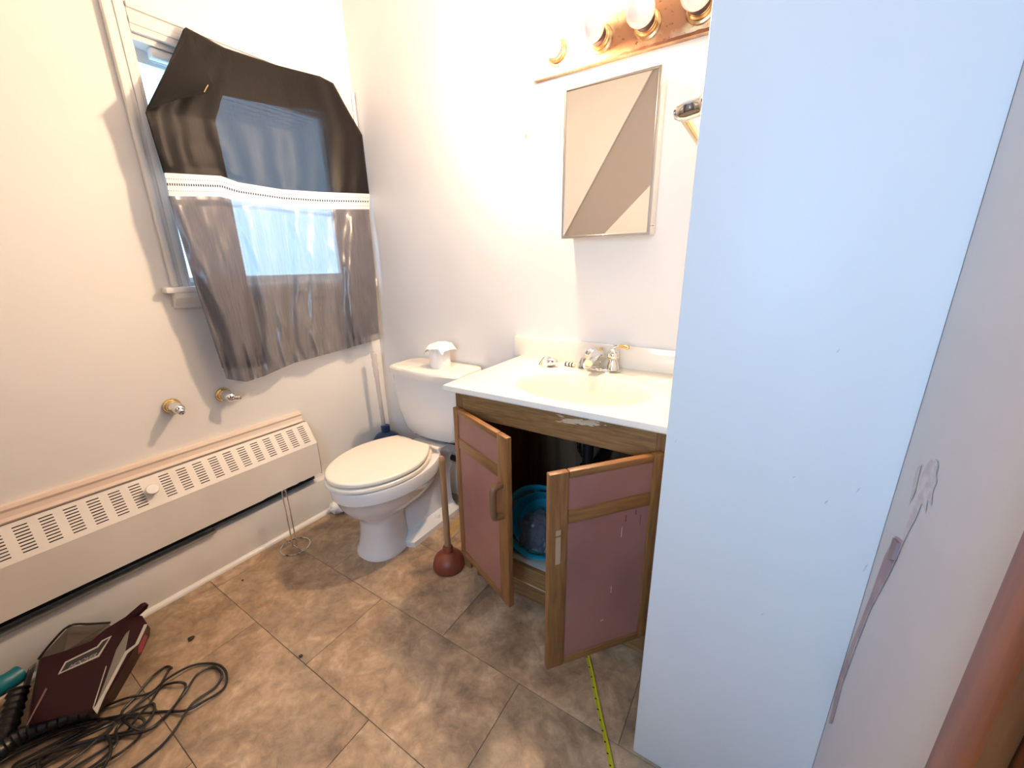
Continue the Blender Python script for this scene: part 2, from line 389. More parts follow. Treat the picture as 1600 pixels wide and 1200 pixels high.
# wall behind the camera, with a second window
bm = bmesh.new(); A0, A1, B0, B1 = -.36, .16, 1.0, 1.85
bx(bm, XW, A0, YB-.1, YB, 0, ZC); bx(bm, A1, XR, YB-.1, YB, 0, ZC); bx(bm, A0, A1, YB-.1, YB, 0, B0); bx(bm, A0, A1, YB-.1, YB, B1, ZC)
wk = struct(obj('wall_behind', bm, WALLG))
struct(box('ceiling', XW-.1, XR+.35, YB-.1, YW+.1, ZC, ZC+.08, WALL))
# added panels out of view, shaped to give the mirror its diagonal bands
YS, YS2 = -.350, -.352
struct(box('mirror_view_back', XW, -.72, -.42, -.372, 0, ZC, WALLG))
def mir(a, b, yy):      # where a ray through the mirror at this pixel meets the plane y = yy
    q = P(a, b, y=1.42); v = Vector((0, 2.84, CAMH)); d = q-v; return v+d*((yy-v.y)/d.y)
q1, q2 = mir(1020, 107.5, YS), mir(881, 367.5, YS)
dd = (q2-q1).normalized(); ta = (ZC-q1.z)/dd.z; top = q1+dd*ta; tb = (XW-q1.x)/dd.x; bot = q1+dd*tb
bot = bot if bot.z > 0 else q2
struct(pri('mirror_view_panel_1', [top, Vector((XW, YS, ZC)), Vector((XW, YS, bot.z))], (0, -.02, 0), WALL))
q1, q2 = mir(1016, 289, YS2), mir(945, 364, YS2); dd = (q2-q1).normalized()
lo = q1+dd*((1.25-q1.z)/dd.z); hi = q1+dd*((1.80-q1.z)/dd.z)
struct(pri('mirror_view_panel_2', [lo, hi, Vector((hi.x, YS2, 1.25))], (0, -.018, 0), WALL))
# second window frame and pane
w2 = bmesh.new()
for a in ((A0-.07, A0, YB-.02, YB+.02, B0-.07, B1+.07), (A1, A1+.05, YB-.02, YB+.02, B0-.07, B1+.07), (A0, A1, YB-.02, YB+.02, B1, B1+.07), (A0, A1, YB-.02, YB+.05, B0-.07, B0)): bx(w2, *a)
w2 = struct(obj('window_2', w2, TRIM)); box('pane', A0, A1, YB-.05, YB-.046, B0, B1, GLASS, w2)

# baseboards
bb = struct(box('baseboard_left', XW, XW+.045, YB, YW, 0, .193, TRIM, bev=.004))
bm = bmesh.new(); n_ = 6; prof = [(0, 0)]+[(.017*math.cos(1.5708*i/n_), .017*math.sin(1.5708*i/n_)) for i in range(n_+1)]
prism(bm, [Vector((XW+.045+a, YB, b)) for a, b in prof], (0, YW-YB, 0)); obj('quarter_round', bm, TRIM, bb, True)
struct(box('baseboard_back', XW+.045, XP, YW-.018, YW, 0, .195, TRIM, bev=.004))

# door, casing and jamb in the right wall
d1 = struct(box('door_1', XR+.055, XR+.09, DY0+.012, DY1-.012, .01, DZ-.012, DOORM))
cs = bmesh.new(); bx(cs, XR-.018, XR, DY1-.006, DY1+.052, 0, DZ+.06, .005)
bx(cs, XR-.018, XR, DY0-.052, DY0+.006, 0, DZ+.06, .005)
obj('door_casing', cs, CASING, d1, True)
hd = box('casing_head', XR-.018, XR, DY0+.006, DY1-.006, DZ-.006, DZ+.06, CASING, d1, .005)
jb = bmesh.new(); bx(jb, XR, XR+.11, DY1-.018, DY1, 0, DZ); bx(jb, XR, XR+.11, DY0, DY0+.018, 0, DZ); bx(jb, XR, XR+.11, DY0+.018, DY1-.018, DZ-.018, DZ)
obj('door_jamb', jb, CASING, d1)
hg = bmesh.new(); bx(hg, XR+.004, XR+.05, DY1-.0205, DY1-.018, .84, .93); lathe(hg, [(0, .835), (.006, .835), (.006, .935), (0, .935)], (XR+.002, DY1-.024, 0), (0, 0, 1), 12)
obj('hinge', hg, BRASS, d1, True)

# torn paint along the corner of the right wall
def strip_r(name, pts, mat, th):
    pri(name, [P(a, b, x=XR-.0008) for a, b in pts], (-th, 0, 0), mat, wr)
strip_r('torn_paint', [(1400, 838), (1412, 846), (1402, 870), (1388, 900), (1360, 952), (1338, 1008), (1316, 1068), (1300, 1130), (1296, 1130), (1312, 1062), (1334, 1000), (1362, 930), (1384, 868)], TORN, .0012)
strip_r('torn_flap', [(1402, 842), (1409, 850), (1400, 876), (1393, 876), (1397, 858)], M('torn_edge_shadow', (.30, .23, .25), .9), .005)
strip_r('paint_smear', [(1448, 724), (1455, 718), (1459, 722), (1462, 716), (1466, 728), (1462, 742), (1464, 752), (1457, 768), (1455, 790), (1449, 782), (1446, 800), (1440, 786), (1430, 812), (1420, 830), (1412, 846), (1407, 846), (1416, 822), (1428, 790), (1438, 768), (1436, 752), (1442, 738)], STAIN, .00015)
strip_r('paint_smear', [(1434, 730), (1440, 726), (1434, 748), (1430, 768), (1420, 790), (1424, 770), (1428, 750)], STAIN, .00012)

# small chips and scuffs on the walls
for px_, py_, s in ((822, 212, .006),): pri('paint_chip', [P(px_, py_, y=YW-.0008)+Vector((s*math.cos(a*1.05), 0, s*1.6*math.sin(a*1.05))) for a in range(6)], (0, -.0006, 0), M('chip_red', (.35, .10, .07), .8), wb)
for px_, py_, l in ((1340, 770, .012), (1308, 553, .008), (1055, 694, .012), (1290, 788, .009), (1240, 748, .006), (1190, 962, .008), (1350, 895, .02)):
    c = P(px_, py_, y=YP-.0006); pri('scuff', [c+Vector((-.0018, 0, 0)), c+Vector((.0012, 0, l*.5)), c+Vector((.002, 0, l)), c+Vector((-.001, 0, l*.6))], (0, -.0005, 0), STAIN, wp)

# ------------------------------------------------------------------ window_1 with casing, sill, sash
w1 = bmesh.new()
bx(w1, XW-.12, XW-.005, OY0, OY0+.006, OZ0, OZ1); bx(w1, XW-.12, XW-.005, OY1-.02, OY1, OZ0, OZ1)
bx(w1, XW-.12, XW-.005, OY0+.006, OY1-.02, OZ1-.02, OZ1); bx(w1, XW-.12, XW-.005, OY0+.006, OY1-.02, OZ0, OZ0+.015)
w1 = struct(obj('window_1', w1, TRIM))
def casing(name, y0, y1, z0, z1):
    bm = bmesh.new(); bx(bm, XW, XW+.016, y0, y1, z0, z1, .004)
    if z1-z0 > y1-y0:
        s = .018; e = y0 if y0 < 1 else y1-s
        bx(bm, XW+.016, XW+.024, e, e+s, z0, z1, .004)
        bx(bm, XW+.016, XW+.020, y0+.03, y0+.05, z0, z1, .003)
    else:
        bx(bm, XW+.016, XW+.024, y0, y1, z1-.018, z1, .004); bx(bm, XW+.016, XW+.020, y0, y1, z0+.02, z0+.04, .003)
    return obj(name, bm, TRIM, w1, True)
casing('casing_side', .605, OY0+.004, OZ0, OZ1+.075); casing('casing_side', OY1-.004, 1.515, OZ0, OZ1+.075)
casing('casing_head', OY0+.004, OY1-.004, OZ1-.004, OZ1+.075)
box('window_sill', XW-.02, XW+.045, .575, 1.515, OZ0-.022, OZ0, TRIM, w1, .005)
bm = bmesh.new(); prism(bm, [Vector((XW+a, .60, b)) for a, b in ((0, OZ0-.022), (.042, OZ0-.022), (.038, OZ0-.04), (.02, OZ0-.062), (.014, OZ0-.078), (0, OZ0-.08))], (0, .915, 0)); obj('window_apron', bm, TRIM, w1)
sf = bmesh.new(); sx0, sx1 = XW-.10, XW-.07
for a in ((OY0+.006, OY0+.016, OZ0+.015, OZ1-.02), (OY1-.06, OY1-.02, OZ0+.015, OZ1-.02), (OY0+.016, OY1-.06, OZ0+.015, OZ0+.03), (OY0+.016, OY1-.06, OZ1-.06, OZ1-.02)) : bx(sf, sx0, sx1, *a)
obj('sash', sf, TRIM, w1)
box('pane', sx0+.012, sx0+.016, OY0+.016, OY1-.06, OZ0+.03, OZ1-.06, GLASS, w1)
# raised mini blind at the window head
bl = thing('window_blind', 'white mini blind half lowered in the window behind the curtain', 'blind', loc=(XW-.03, 1.06, OZ1-.05))
box('head_rail', -.018, .018, -.34, .34, .0, .028, BLINDM, bl, .002)
BLINDT = cloth('translucent_vinyl_slat', (0.62, 0.64, 0.66), 0.55, 0.75, 0.4)
sl = box('slat', -.011, .011, -.335, .335, -.0004, .0004, BLINDT, bl); sl.location = (0, 0, -.010); sl.rotation_euler = (0, .25, 0)
for i in range(1, 26):
    c = sl.copy(); COL.objects.link(c); c.parent = bl; c.location = (0, 0, -.010-.0165*i)
box('bottom_rail', -.012, .012, -.335, .335, -.452, -.442, BLINDT, bl, .002)

# ------------------------------------------------------------------ curtain
cu = thing('curtain', 'black and grey sheer curtain with white eyelet band, pinned crookedly over the window', 'curtain', loc=(XW+.05, 1.08, 2.0))
rows_px = [
 (0.00, [(290, 42), (350, 74), (430, 101), (500, 119), (521, 130)], -1.822, -1.832),
 (0.22, [(262, 104), (335, 128), (430, 150), (510, 160), (541, 167)], -1.795, -1.825),
 (0.50, [(228, 173), (320, 186), (430, 201), (515, 207), (566, 211)], -1.765, -1.815),
 (1.00, [(257, 270), (345, 275), (372, 285), (440, 296), (500, 300), (577, 303)], -1.770, -1.805),
 (1.20, [(264, 306), (345, 307), (370, 314), (440, 323), (500, 327), (577, 327)], -1.768, -1.805),
 (1.90, [(305, 442), (370, 450), (450, 447), (530, 437), (587, 430)], -1.758, -1.795),
 (2.50, [(344, 560), (395, 558), (460, 545), (530, 528), (592, 510)], -1.762, -1.79),
 (2.70, [(354, 592), (385, 597), (412, 588), (460, 567), (530, 548), (594, 530)], -1.770, -1.79)]
def on_poly(pl, t):
    x = pl[0][0]+(pl[-1][0]-pl[0][0])*t
    for (a, b), (c, d) in zip(pl, pl[1:]):
        if x <= c+1e-6: return x, b+(d-b)*(x-a)/(c-a)
    return pl[-1]
def cur_pt(v, t):
    for A, B in zip(rows_px, rows_px[1:]):
        if v <= B[0]+1e-9: break
    f = (v-A[0])/(B[0]-A[0]); pa, pb = on_poly(A[1], t), on_poly(B[1], t)
    xa, xb = A[2]+(A[3]-A[2])*t, B[2]+(B[3]-B[2])*t
    px_, py_, x = pa[0]+(pb[0]-pa[0])*f, pa[1]+(pb[1]-pa[1])*f, xa+(xb-xa)*f
    x -= .006*math.sin(math.pi*t)                      # belly towards the glass in the middle
    amp = .0025+.006*min(1, max(0, v-.2)) + .008*min(1, max(0, v-1.2))
    if .95 < v < 1.25: amp *= .6
    ph = t*22+1.3*math.sin(v*1.7+t*5)
    x += amp*(math.sin(ph)+.5*math.sin(2.3*ph+v*2.0+1)) + .004*noise.noise(Vector((t*14, v*5, 3)))*min(1, v) + (.007*noise.noise(Vector((t*16+v*1.5, v*3.2, 9)))*min(1, v-1.2) if v > 1.2 else 0) + (.020*max(0, .35-abs(noise.noise(Vector((t*9-v*1.1, v*1.1, 4.5)))))*min(1, (v-1.2)*2) if v > 1.2 else 0)
    if v > 2.35: x += .007*(v-2.35)/.35*math.sin(t*120+2*math.sin(t*30))
    return P(px_, py_, x=min(x, -1.735))-cu.location
def cloth_part(name, v0, v1, nv, mat, t0=0, t1=1, nt_=110, off=0):
    bm = sheet([[cur_pt(v0+(v1-v0)*i/nv, t0+(t1-t0)*j/nt_)+Vector((off, 0, 0)) for j in range(nt_+1)] for i in range(nv+1)])
    o = obj(name, bm, mat, cu, True); return o
o = cloth_part('black_panel', 0, 1.0, 40, BLACKC); o['label'] = 'sheer black cloth upper half'
o = cloth_part('eyelet_band', 1.0, 1.2, 6, TRIMB, off=.002); o['label'] = 'white band with rows of eyelets'
o = cloth_part('grey_panel', 1.2, 2.7, 70, GREYC, nt_=160); o['label'] = 'shiny grey satin lower half'
# doubled-over side hems and rod pocket behind the sheer
def lining(name, v0, v1, fa, fb, mat):
    bm = sheet([[cur_pt(v0+(v1-v0)*i/20, fa(v0+(v1-v0)*i/20)+(fb(v0+(v1-v0)*i/20)-fa(v0+(v1-v0)*i/20))*j/30)+Vector((-.008, 0, 0)) for j in range(31)] for i in range(21)])
    obj(name, bm, mat, cu, True)
lf = lambda v: .27+.075*min(v, 1.9)/1.9*0+(.06 if v > .3 else .0)+.0*v
lining('side_hem', .30, 1.0, lambda v: 0.0, lambda v: .335-.02*v, BLACKLIN); lining('side_hem', 1.2, 2.6, lambda v: 0.0, lambda v: .315-.02*(v-1.2), GREYLIN)
lining('side_hem', .30, 1.0, lambda v: .87-.02*v, lambda v: 1.0, BLACKLIN); lining('side_hem', 1.2, 2.6, lambda v: .82, lambda v: 1.0, GREYLIN)
lining('rod_pocket', 0.0, .30, lambda v: 0.0, lambda v: 1.0, BLACKLIN)
# folded-over corner flap, held by a safety pin
fx = -1.748
flap_rows = [[(286, 46), (291, 43), (300, 52)], [(272, 84), (300, 90), (316, 100)], [(255, 122), (298, 128), (331, 128)], [(240, 152), (290, 148), (337, 136)], [(229, 173), (278, 155), (322, 147)]]
rr = []
for i, rw in enumerate(flap_rows):
    out = []
    for j in range(13):
        t = j/12; k = min(int(t*2), 1); f = t*2-k; a, b = rw[k], rw[k+1]
        xx = (-1.822+( fx+1.822)*i/4)+.010*math.sin(math.pi*t)*(i/4)
        out.append(P(a[0]+(b[0]-a[0])*f, a[1]+(b[1]-a[1])*f, x=xx)-cu.location)
    rr.append(out)
fine = []
for a, b in zip(rr, rr[1:]):
    for s in range(5): fine.append([p.lerp(q, s/5) for p, q in zip(a, b)])
fine.append(rr[-1])
bm = sheet(fine); o = obj('folded_corner', bm, BLACKLIN, cu, True)
tub('safety_pin', [P(a, b, x=fx+.012)-cu.location for a, b in ((325, 133), (322, 138), (319, 144))], .0016, BRASS, cu, 6)

# ------------------------------------------------------------------ heater cover
H0, H1 = -.75, 1.005; HX = -1.785
ht = thing('convector_heater', 'long cream wall convector heater with slotted sloping top under the window', 'heater', loc=(XW, .4, 0))
def ho(name, bm, mat, smooth=False, par=None):
    o = obj(name, bm, mat, par or ht, smooth); 
    if not par: o.matrix_parent_inverse = Matrix.Translation(-Vector(ht.location))
    return o
bm = bmesh.new(); prism(bm, [Vector((XW+a, H0, b)) for a, b in ((0, .522), (.020, .522), (.026, .530), (.020, .540), (.017, .556), (.022, .566), (.018, .577), (0, .577))], (0, .985-H0, 0)); ho('cap_molding', bm, MOLD)
# sloping grille: full-width bands with slotted groups cut between them
TP, BP = Vector((XW+.022, 0, .520)), Vector((HX, 0, .420)); nrm = Vector((.55, 0, .42)).normalized()*.0025
def gq(bm, y0, y1, s0, s1):
    a, b = TP.lerp(BP, s0), TP.lerp(BP, s1)
    prism(bm, [Vector((a.x, y0, a.z)), Vector((a.x, y1, a.z)), Vector((b.x, y1, b.z)), Vector((b.x, y0, b.z))], -nrm)
bm = bmesh.new(); gq(bm, H0, H1, 0, .12); gq(bm, H0, H1, .90, 1.0)
ctr = [.963-.0537*k for k in range(11)]+[.34-.0537*k for k in range(20)]
ctr = [c for c in ctr if c > H0+.03]; hwid = .0155; NS = 9
edges = [H1]
for c in ctr: edges += [c+hwid, c-hwid]
edges.append(H0)
for i in range(0, len(edges), 2): gq(bm, edges[i+1], edges[i], .12, .90)
for c in ctr:
    for s in range(NS):
        a = .12+.78*(s+.36)/NS; gq(bm, c-hwid, c+hwid, a, .12+.78*(s+1)/NS if s < NS-1 else .90)
ho('grille', bm, HEAT)
# front panel with a ragged rusty lower edge near the toilet
bm = bmesh.new(); NSEG = 90; topr, botr = [], []
for i in range(NSEG+1):
    y = H0+(H1-H0)*i/NSEG; zb = .254+(0.004*noise.noise(Vector((y*40, 1, 1)))+.003 if y > .72 else 0)
    topr.append((y, .4195)); botr.append((y, zb))
for (y0, z0), (y1, z1), (_, b0), (_, b1) in zip(topr, topr[1:], botr, botr[1:]):
    prism(bm, [Vector((HX, y0, b0)), Vector((HX, y1, b1)), Vector((HX, y1, z1)), Vector((HX, y0, z0))], (-.002, 0, 0))
bmesh.ops.remove_doubles(bm, verts=bm.verts[:], dist=1e-5); ho('front_panel', bm, HEAT)
bm = bmesh.new(); prism(bm, [Vector((XW, H1, .25)), Vector((HX, H1, .25)), Vector((HX, H1, .42)), Vector((XW+.022, H1, .52)), Vector((XW, H1, .52))], (0, -.002, 0)); ho('end_cap', bm, HEAT)
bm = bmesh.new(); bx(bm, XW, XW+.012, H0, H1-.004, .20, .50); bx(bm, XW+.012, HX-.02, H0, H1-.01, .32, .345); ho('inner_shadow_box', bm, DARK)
for y in [H0+.05*i for i in range(int((H1-H0)/.05))][::1]: pass
bm = bmesh.new(); bx(bm, XW+.014, HX-.02, H0, .99, .262, .31); ho('heating_element', bm, FIN)
bm = bmesh.new(); bx(bm, XW+.040, XW+.062, H0, .53, .197, .207); ho('metal_rail', bm, STEEL)
bm = bmesh.new(); kc = P(238, 765, x=-1.795); lathe(bm, [(0, .0), (.0075, .0), (.0075, .012), (.0185, .012), (.0195, .017), (.0195, .024), (.017, .028), (0, .028)], kc-nrm*8, nrm, 24); ho('control_knob', bm, TRIM, True)

# ------------------------------------------------------------------ towel bar posts on the left wall
for (a, b), lab, ddz in (((268, 634), 'brass and chrome towel bar post without bar, left of the pair above the heater', .15), ((348, 616), 'brass and chrome towel bar post without bar, just under the curtain hem', .0)):
    q = P(a, b, x=XW); t = thing('towel_bar_post', lab, 'towel bar post', 'bare towel bar posts', loc=q); t.scale = (1.15, 1.15, 1.15)
    lat('flange', [(0, 0), (.024, 0), (.0255, .004), (.024, .010), (.020, .013), (.0205, .018), (.018, .022), (0, .022)], (0, 0, 0), (1, 0, 0), BRASS, t)
    lat('post', [(.0165, .022), (.0185, .028), (.017, .036), (.0155, .048), (.0165, .056), (.015, .066), (.010, .072), (0, .074)], (0, 0, 0), (1, 0, 0), CHROME, t)
    lat('bar_socket', [(.0, .0), (.0085, .0), (.0092, .018), (.0092, .030), (.007, .032), (.007, .026), (0, .026)], (.056, .0, -.004), (.55, .55-ddz*4, -.05), CHROME, t, 20)

# ------------------------------------------------------------------ toilet
TX = -1.338
to = thing('toilet', 'white two-piece toilet with closed bone-coloured seat lid beside the vanity', 'toilet', loc=(TX, 1.1, 0))
def egg(hw, yf, yb, z, n=44, wy=None, sq=2.0, cx=0):
    """egg plan: widest at wy, rounded front towards -y"""
    wy = wy if wy is not None else yf+(yb-yf)*.55; pts = []
    for i in range(n):
        a = 6.28318*i/n; c, s = math.cos(a), math.sin(a)
        k = (abs(c)**sq+abs(s)**sq)**(-1/sq)
        yy = wy+(s*k*(yb-wy) if s > 0 else s*k*(wy-yf)); pts.append(Vector((cx+c*k*hw, yy-1.1, z)))
    return pts
secs = [(0.0, .112, .885, 1.13, 1.00, 2.3), (.018, .110, .888, 1.13, 1.00, 2.3), (.030, .101, .897, 1.12, 1.00, 2.3), (.10, .094, .905, 1.11, 1.00, 2.2), (.17, .088, .905, 1.10, 1.00, 2.2),
        (.20, .090, .898, 1.12, 1.00, 2.2), (.222, .112, .870, 1.20, 1.02, 2.15), (.255, .146, .838, 1.27, 1.05, 2.1), (.30, .171, .814, 1.31, 1.06, 2.05), (.335, .182, .802, 1.33, 1.06, 2.05), (.340, .188, .795, 1.33, 1.06, 2.05), (.385, .191, .789, 1.33, 1.06, 2.05), (.395, .187, .792, 1.325, 1.06, 2.05)]
bm = bmesh.new(); loft(bm, [egg(hw, yf, yb, z, wy=wy, sq=q, cx=-.024*max(0, 1-z/.3)) for z, hw, yf, yb, wy, q in secs]); obj('bowl', bm, PORC, to, True)
# trapway / rear foot and the deck that carries the tank
bm = bmesh.new()
loft(bm, [[Vector((x*w, y-1.1, z)) for x, y in ((-1, y0), (-.8, y0-.015), (.8, y0-.015), (1, y0), (1, y1), (.8, y1+.01), (-.8, y1+.01), (-1, y1))] for w, y0, y1, z in ((.120, 1.06, 1.39, 0), (.120, 1.06, 1.39, .026), (.108, 1.08, 1.38, .036), (.060, 1.10, 1.40, .05), (.052, 1.08, 1.40, .12), (.055, 1.10, 1.40, .22), (.062, 1.20, 1.44, .31), (.094, 1.22, 1.47, .365), (.096, 1.22, 1.47, .398))])
obj('trapway', bm, PORC, to, True)
for s in (-1, 1): lat('bolt_cap', [(0, .028), (.015, .028), (.014, .04), (.009, .048), (0, .05)], (s*.088, 1.25-1.1, .004), (0, 0, 1), PORC, to, 16)
# tank
def rrect(hx, y0, y1, z, r, bow=0.0, n=6):
    pts = []
    for cx_, cy_, a0 in ((hx-r, y1-r, 0), (-hx+r, y1-r, 90), (-hx+r, y0+r, 180), (hx-r, y0+r, 270)):
        for i in range(n+1):
            a = math.radians(a0+90*i/n); pts.append(Vector((cx_+r*math.cos(a), cy_+r*math.sin(a)-1.1, z)))
    # gentle bow of the front edge
    return [Vector((p.x, p.y-(bow*(1-(p.x/hx)**2) if p.y < (y0+y1)/2-1.1 else 0), p.z)) for p in pts]
def fr(hx, y0, y1, z, r, bow):
    base = rrect(hx, y0, y1, z, r, 0); out = []
    for i, p in enumerate(base):
        out.append(p)
        if i == 20:                                     # between the two front corners: add bowed points
            q = base[21]
            for k in range(1, 8): out.append(p.lerp(q, k/8)-Vector((0, bow*math.sin(math.pi*k/8), 0)))
    return out
bm = bmesh.new(); loft(bm, [fr(hx, y0, 1.49, z, r, b) for z, hx, y0, r, b in ((.412, .150, 1.350, .05, .01), (.418, .166, 1.338, .05, .012), (.45, .186, 1.326, .045, .014), (.55, .207, 1.312, .04, .018), (.66, .216, 1.308, .038, .018), (.738, .219, 1.308, .038, .018))]); obj('tank', bm, PORC, to, True)
bm = bmesh.new(); loft(bm, [fr(hx, y0, 1.505, z, r, b) for z, hx, y0, r, b in ((.738, .222, 1.300, .035, .020), (.741, .229, 1.292, .038, .022), (.768, .230, 1.291, .04, .022), (.776, .225, 1.297, .04, .022), (.779, .21, 1.312, .04, .02))]); obj('tank_lid', bm, TANKLID, to, True)
bm = bmesh.new(); bx(bm, -.226, -.214, .232, .250, .700, .726, .003); obj('flush_lever_stub', bm, SOCK, to)
bm = bmesh.new(); bx(bm, -.135, .135, .26, .36, .398, .413, .003); obj('tank_gasket', bm, BLACKP, to)
# seat ring + lid
def lidpts(hw, yf, yb, hb, z, n=30):
    pts = []
    for i in range(n+1):
        a = math.pi+math.pi*i/n; pts.append(Vector((math.cos(a)*hw, 1.045+math.sin(a)*(1.045-yf)-1.1, z)))
    m = 10
    for i in range(1, m): t = i/m; pts.append(Vector((hw+(hb-.026-hw)*(t**1.9), 1.045+(yb-1.045)*t-1.1, z)))
    pts.append(Vector((hb-.026, yb-1.1, z))); pts.append(Vector((-hb-.006, yb-1.1, z)))
    for i in range(m-1, 0, -1): t = i/m; pts.append(Vector((-(hw+(hb+.006-hw)*(t**1.9)), 1.045+(yb-1.045)*t-1.1, z)))
    return pts
def slab(name, hw, yf, yb, hb, z0, z1, mat):
    bm = bmesh.new(); e = .006
    loft(bm, [lidpts(hw-e, yf+e, yb-e, hb-e, z0), lidpts(hw, yf, yb, hb, z0+.003), lidpts(hw, yf, yb, hb, z1-.006), lidpts(hw-.003, yf+.003, yb-.003, hb-.003, z1-.002), lidpts(hw-.010, yf+.010, yb-.008, hb-.008, z1)])
    return obj(name, bm, mat, to, True)
for sl_ in (slab('seat_ring', .195, .782, 1.250, .125, .397, .417, SEATM), slab('seat_lid', .192, .788, 1.243, .118, .422, .442, SEATM)): sl_.location.x = -.012
for s in (-1, 1): lat('seat_hinge', [(0, -.03), (.009, -.03), (.009, .03), (0, .03)], (s*.095, 1.262-1.1, .418), (1, 0, 0), SEATM, to, 12)
# water line between toilet and vanity
sv = thing('supply_pipe', 'black water pipe with chrome elbow between toilet tank and vanity', 'pipe', loc=(-1.2, 1.40, .30))
tub('pipe', [(-.060, 0, .003), (.06, 0, -.002), (.30, 0, -.006)], .018, BLACKP, sv, 12)
tub('chrome_tube', [(-.055, -.008, .029), (.0, -.008, .027), (.10, -.008, .022), (.30, -.008, .018)], .006, CHROME, sv, 10)
# roll of toilet paper
tr_ = P(683, 569, z=.779); tp = thing('toilet_paper_roll', 'toilet paper roll standing on the toilet tank lid', 'toilet paper', loc=(TX+.035, 1.405, .779))
lat('roll', [(.020, 0), (.049, 0), (.050, .003), (.049, .05), (.050, .098), (.047, .101), (.020, .101), (.020, 0)], (0, 0, 0), (0, 0, 1), PAPER, tp, 32)
rows = []
for i in range(9):
    rw = []
    for j in range(13):
        u, v = i/8-.5, j/12-.5
        z = .103+.020*math.cos(u*2.6)*math.cos(v*2.6)-.16*max(0, abs(v)-.34)-.12*max(0, abs(u)-.40)+.006*noise.noise(Vector((u*6, v*6, 2)))+.016*v
        rw.append(Vector((v*.125+.008, u*.108-.005, z)))
    rows.append(rw)
obj('loose_sheet', sheet(rows), PAPER, tp, True)
# bellows plunger with clear handle behind the toilet
bp_ = thing('clear_handled_plunger', 'blue bell plunger with clear plastic handle standing in the corner behind the toilet', 'plunger', loc=(-1.755, 1.40, 0))
lat('bell', [(.052, 0), (.062, .004), (.065, .05), (.055, .065), (.068, .085), (.070, .12), (.058, .14), (.072, .17), (.078, .27), (.074, .296), (.058, .318), (.032, .332), (.025, .337), (.025, .375), (.016, .378), (0, .378)], (0, 0, 0), (0, 0, 1), BLUER, bp_)
lat('handle', [(0, .35), (.0115, .35), (.0115, .66), (.013, .665), (.015, .69), (.013, .715), (.016, .74), (.013, .765), (.015, .79), (.012, .805), (0, .81)], (0, 0, 0), (-.02, -.015, 1), CLEARP, bp_, 16)
# wooden plunger
pl = thing('wooden_plunger', 'plunger with wooden stick and red rubber cup in front of the vanity side', 'plunger', loc=(-1.005, 1.052, 0))
lat('rubber_cup', [(.055, .0), (.066, .001), (.068, .010), (.067, .022), (.061, .045), (.048, .062), (.030, .073), (.0235, .078), (.021, .100), (.018, .106), (0, .106)], (0, 0, 0), (0, 0, 1), RUBBER, pl, 36)
lat('stick', [(0, .10), (.0135, .10), (.0135, .30), (.0122, .50), (.0105, .515), (.006, .521), (0, .522)], (0, 0, 0), (-.012, .016, 1), WOODH, pl, 20)
# wire paper holder
wh = thing('wire_paper_holder', 'bare chrome wire paper holder with round base on the floor by the baseboard', 'paper holder', loc=(-1.702, .772, .003))
ring = [(.062*math.cos(a*.19635), .062*math.sin(a*.19635), 0) for a in range(32)]
tub('base_ring', ring, .003, CHROME, wh, 8, True)
tub('cross_wire', [(-.062, .0, 0), (.0, .0, .001), (.062, .0, 0)], .0022, CHROME, wh)
tub('upright_loop', spline([(-.004, -.009, .0), (-.004, -.009, .12), (-.004, -.009, .27), (-.004, -.006, .292), (-.004, .0, .298), (-.004, .006, .292), (-.004, .009, .27), (-.004, .009, .12), (-.004, .009, 0)], 5), .0029, CHROME, wh)
# crumpled tissue by the baseboard
bm = bmesh.new(); bmesh.ops.create_icosphere(bm, subdivisions=3, radius=.044)
for v in bm.verts: v.co *= 1+.28*noise.noise(v.co*55)+.12*noise.noise(v.co*140); v.co.z *= .8
mz = min(v.co.z for v in bm.verts)
for v in bm.verts: v.co.z -= mz
q = P(531, 800, z=0); tag(obj('crumpled_tissue', bm, PAPER, None, True, loc=(XW+.045+.017+.042, 1.05, 0)), 'crumpled white tissue wad on the floor beside the toilet bowl', 'tissue')

# ------------------------------------------------------------------ vanity cabinet
VX0, VX1, VF = -.868, -.160, 1.0
va = thing('vanity_cabinet', 'oak vanity cabinet with two open pink-panelled doors under the sink top', 'cabinet', loc=((VX0+VX1)/2, 1.25, 0))
INV = Matrix.Translation(-Vector(va.location))
def vo(name, bm, mat, smooth=False, par=None):
    o = obj(name, bm, mat, par or va, smooth)
    if not par: o.matrix_parent_inverse = INV
    return o
def vb(name, *a, mat=OAK, bev=0.0015):
    bm = bmesh.new(); bx(bm, *a, bev, 1); return vo(name, bm, mat)
bm = bmesh.new(); prism(bm, [Vector((VX0, y, z)) for y, z in ((VF+.018, .10), (VF+.018, .834), (YW-.02, .834), (YW-.02, 0), (VF+.075, 0), (VF+.075, .10))], (.016, 0, 0)); vo('side_panel', bm, OAK)
bm = bmesh.new(); prism(bm, [Vector((VX1-.016, y, z)) for y, z in ((VF+.018, .10), (VF+.018, .834), (YW-.02, .834), (YW-.02, 0), (VF+.075, 0), (VF+.075, .10))], (.016, 0, 0)); vo('side_panel', bm, OAK)
vb('face_stile', VX0, VX0+.030, VF, VF+.018, .10, .834); vb('face_stile', VX1-.030, VX1, VF, VF+.018, .10, .834)
vb('face_rail', VX0+.030, VX1-.030, VF, VF+.018, .748, .834, mat=OAKH)
vb('bottom_rail', VX0+.030, VX1-.030, VF, VF+.018, .155, .222, mat=OAKH)
vb('bare_edge', VX0+.030, VX1-.030, VF+.001, VF+.017, .150, .1545, mat=SCUFF, bev=0)
vb('toe_board', VX0+.016, VX1-.016, VF+.075, VF+.09, .0, .15, mat=OAKH)
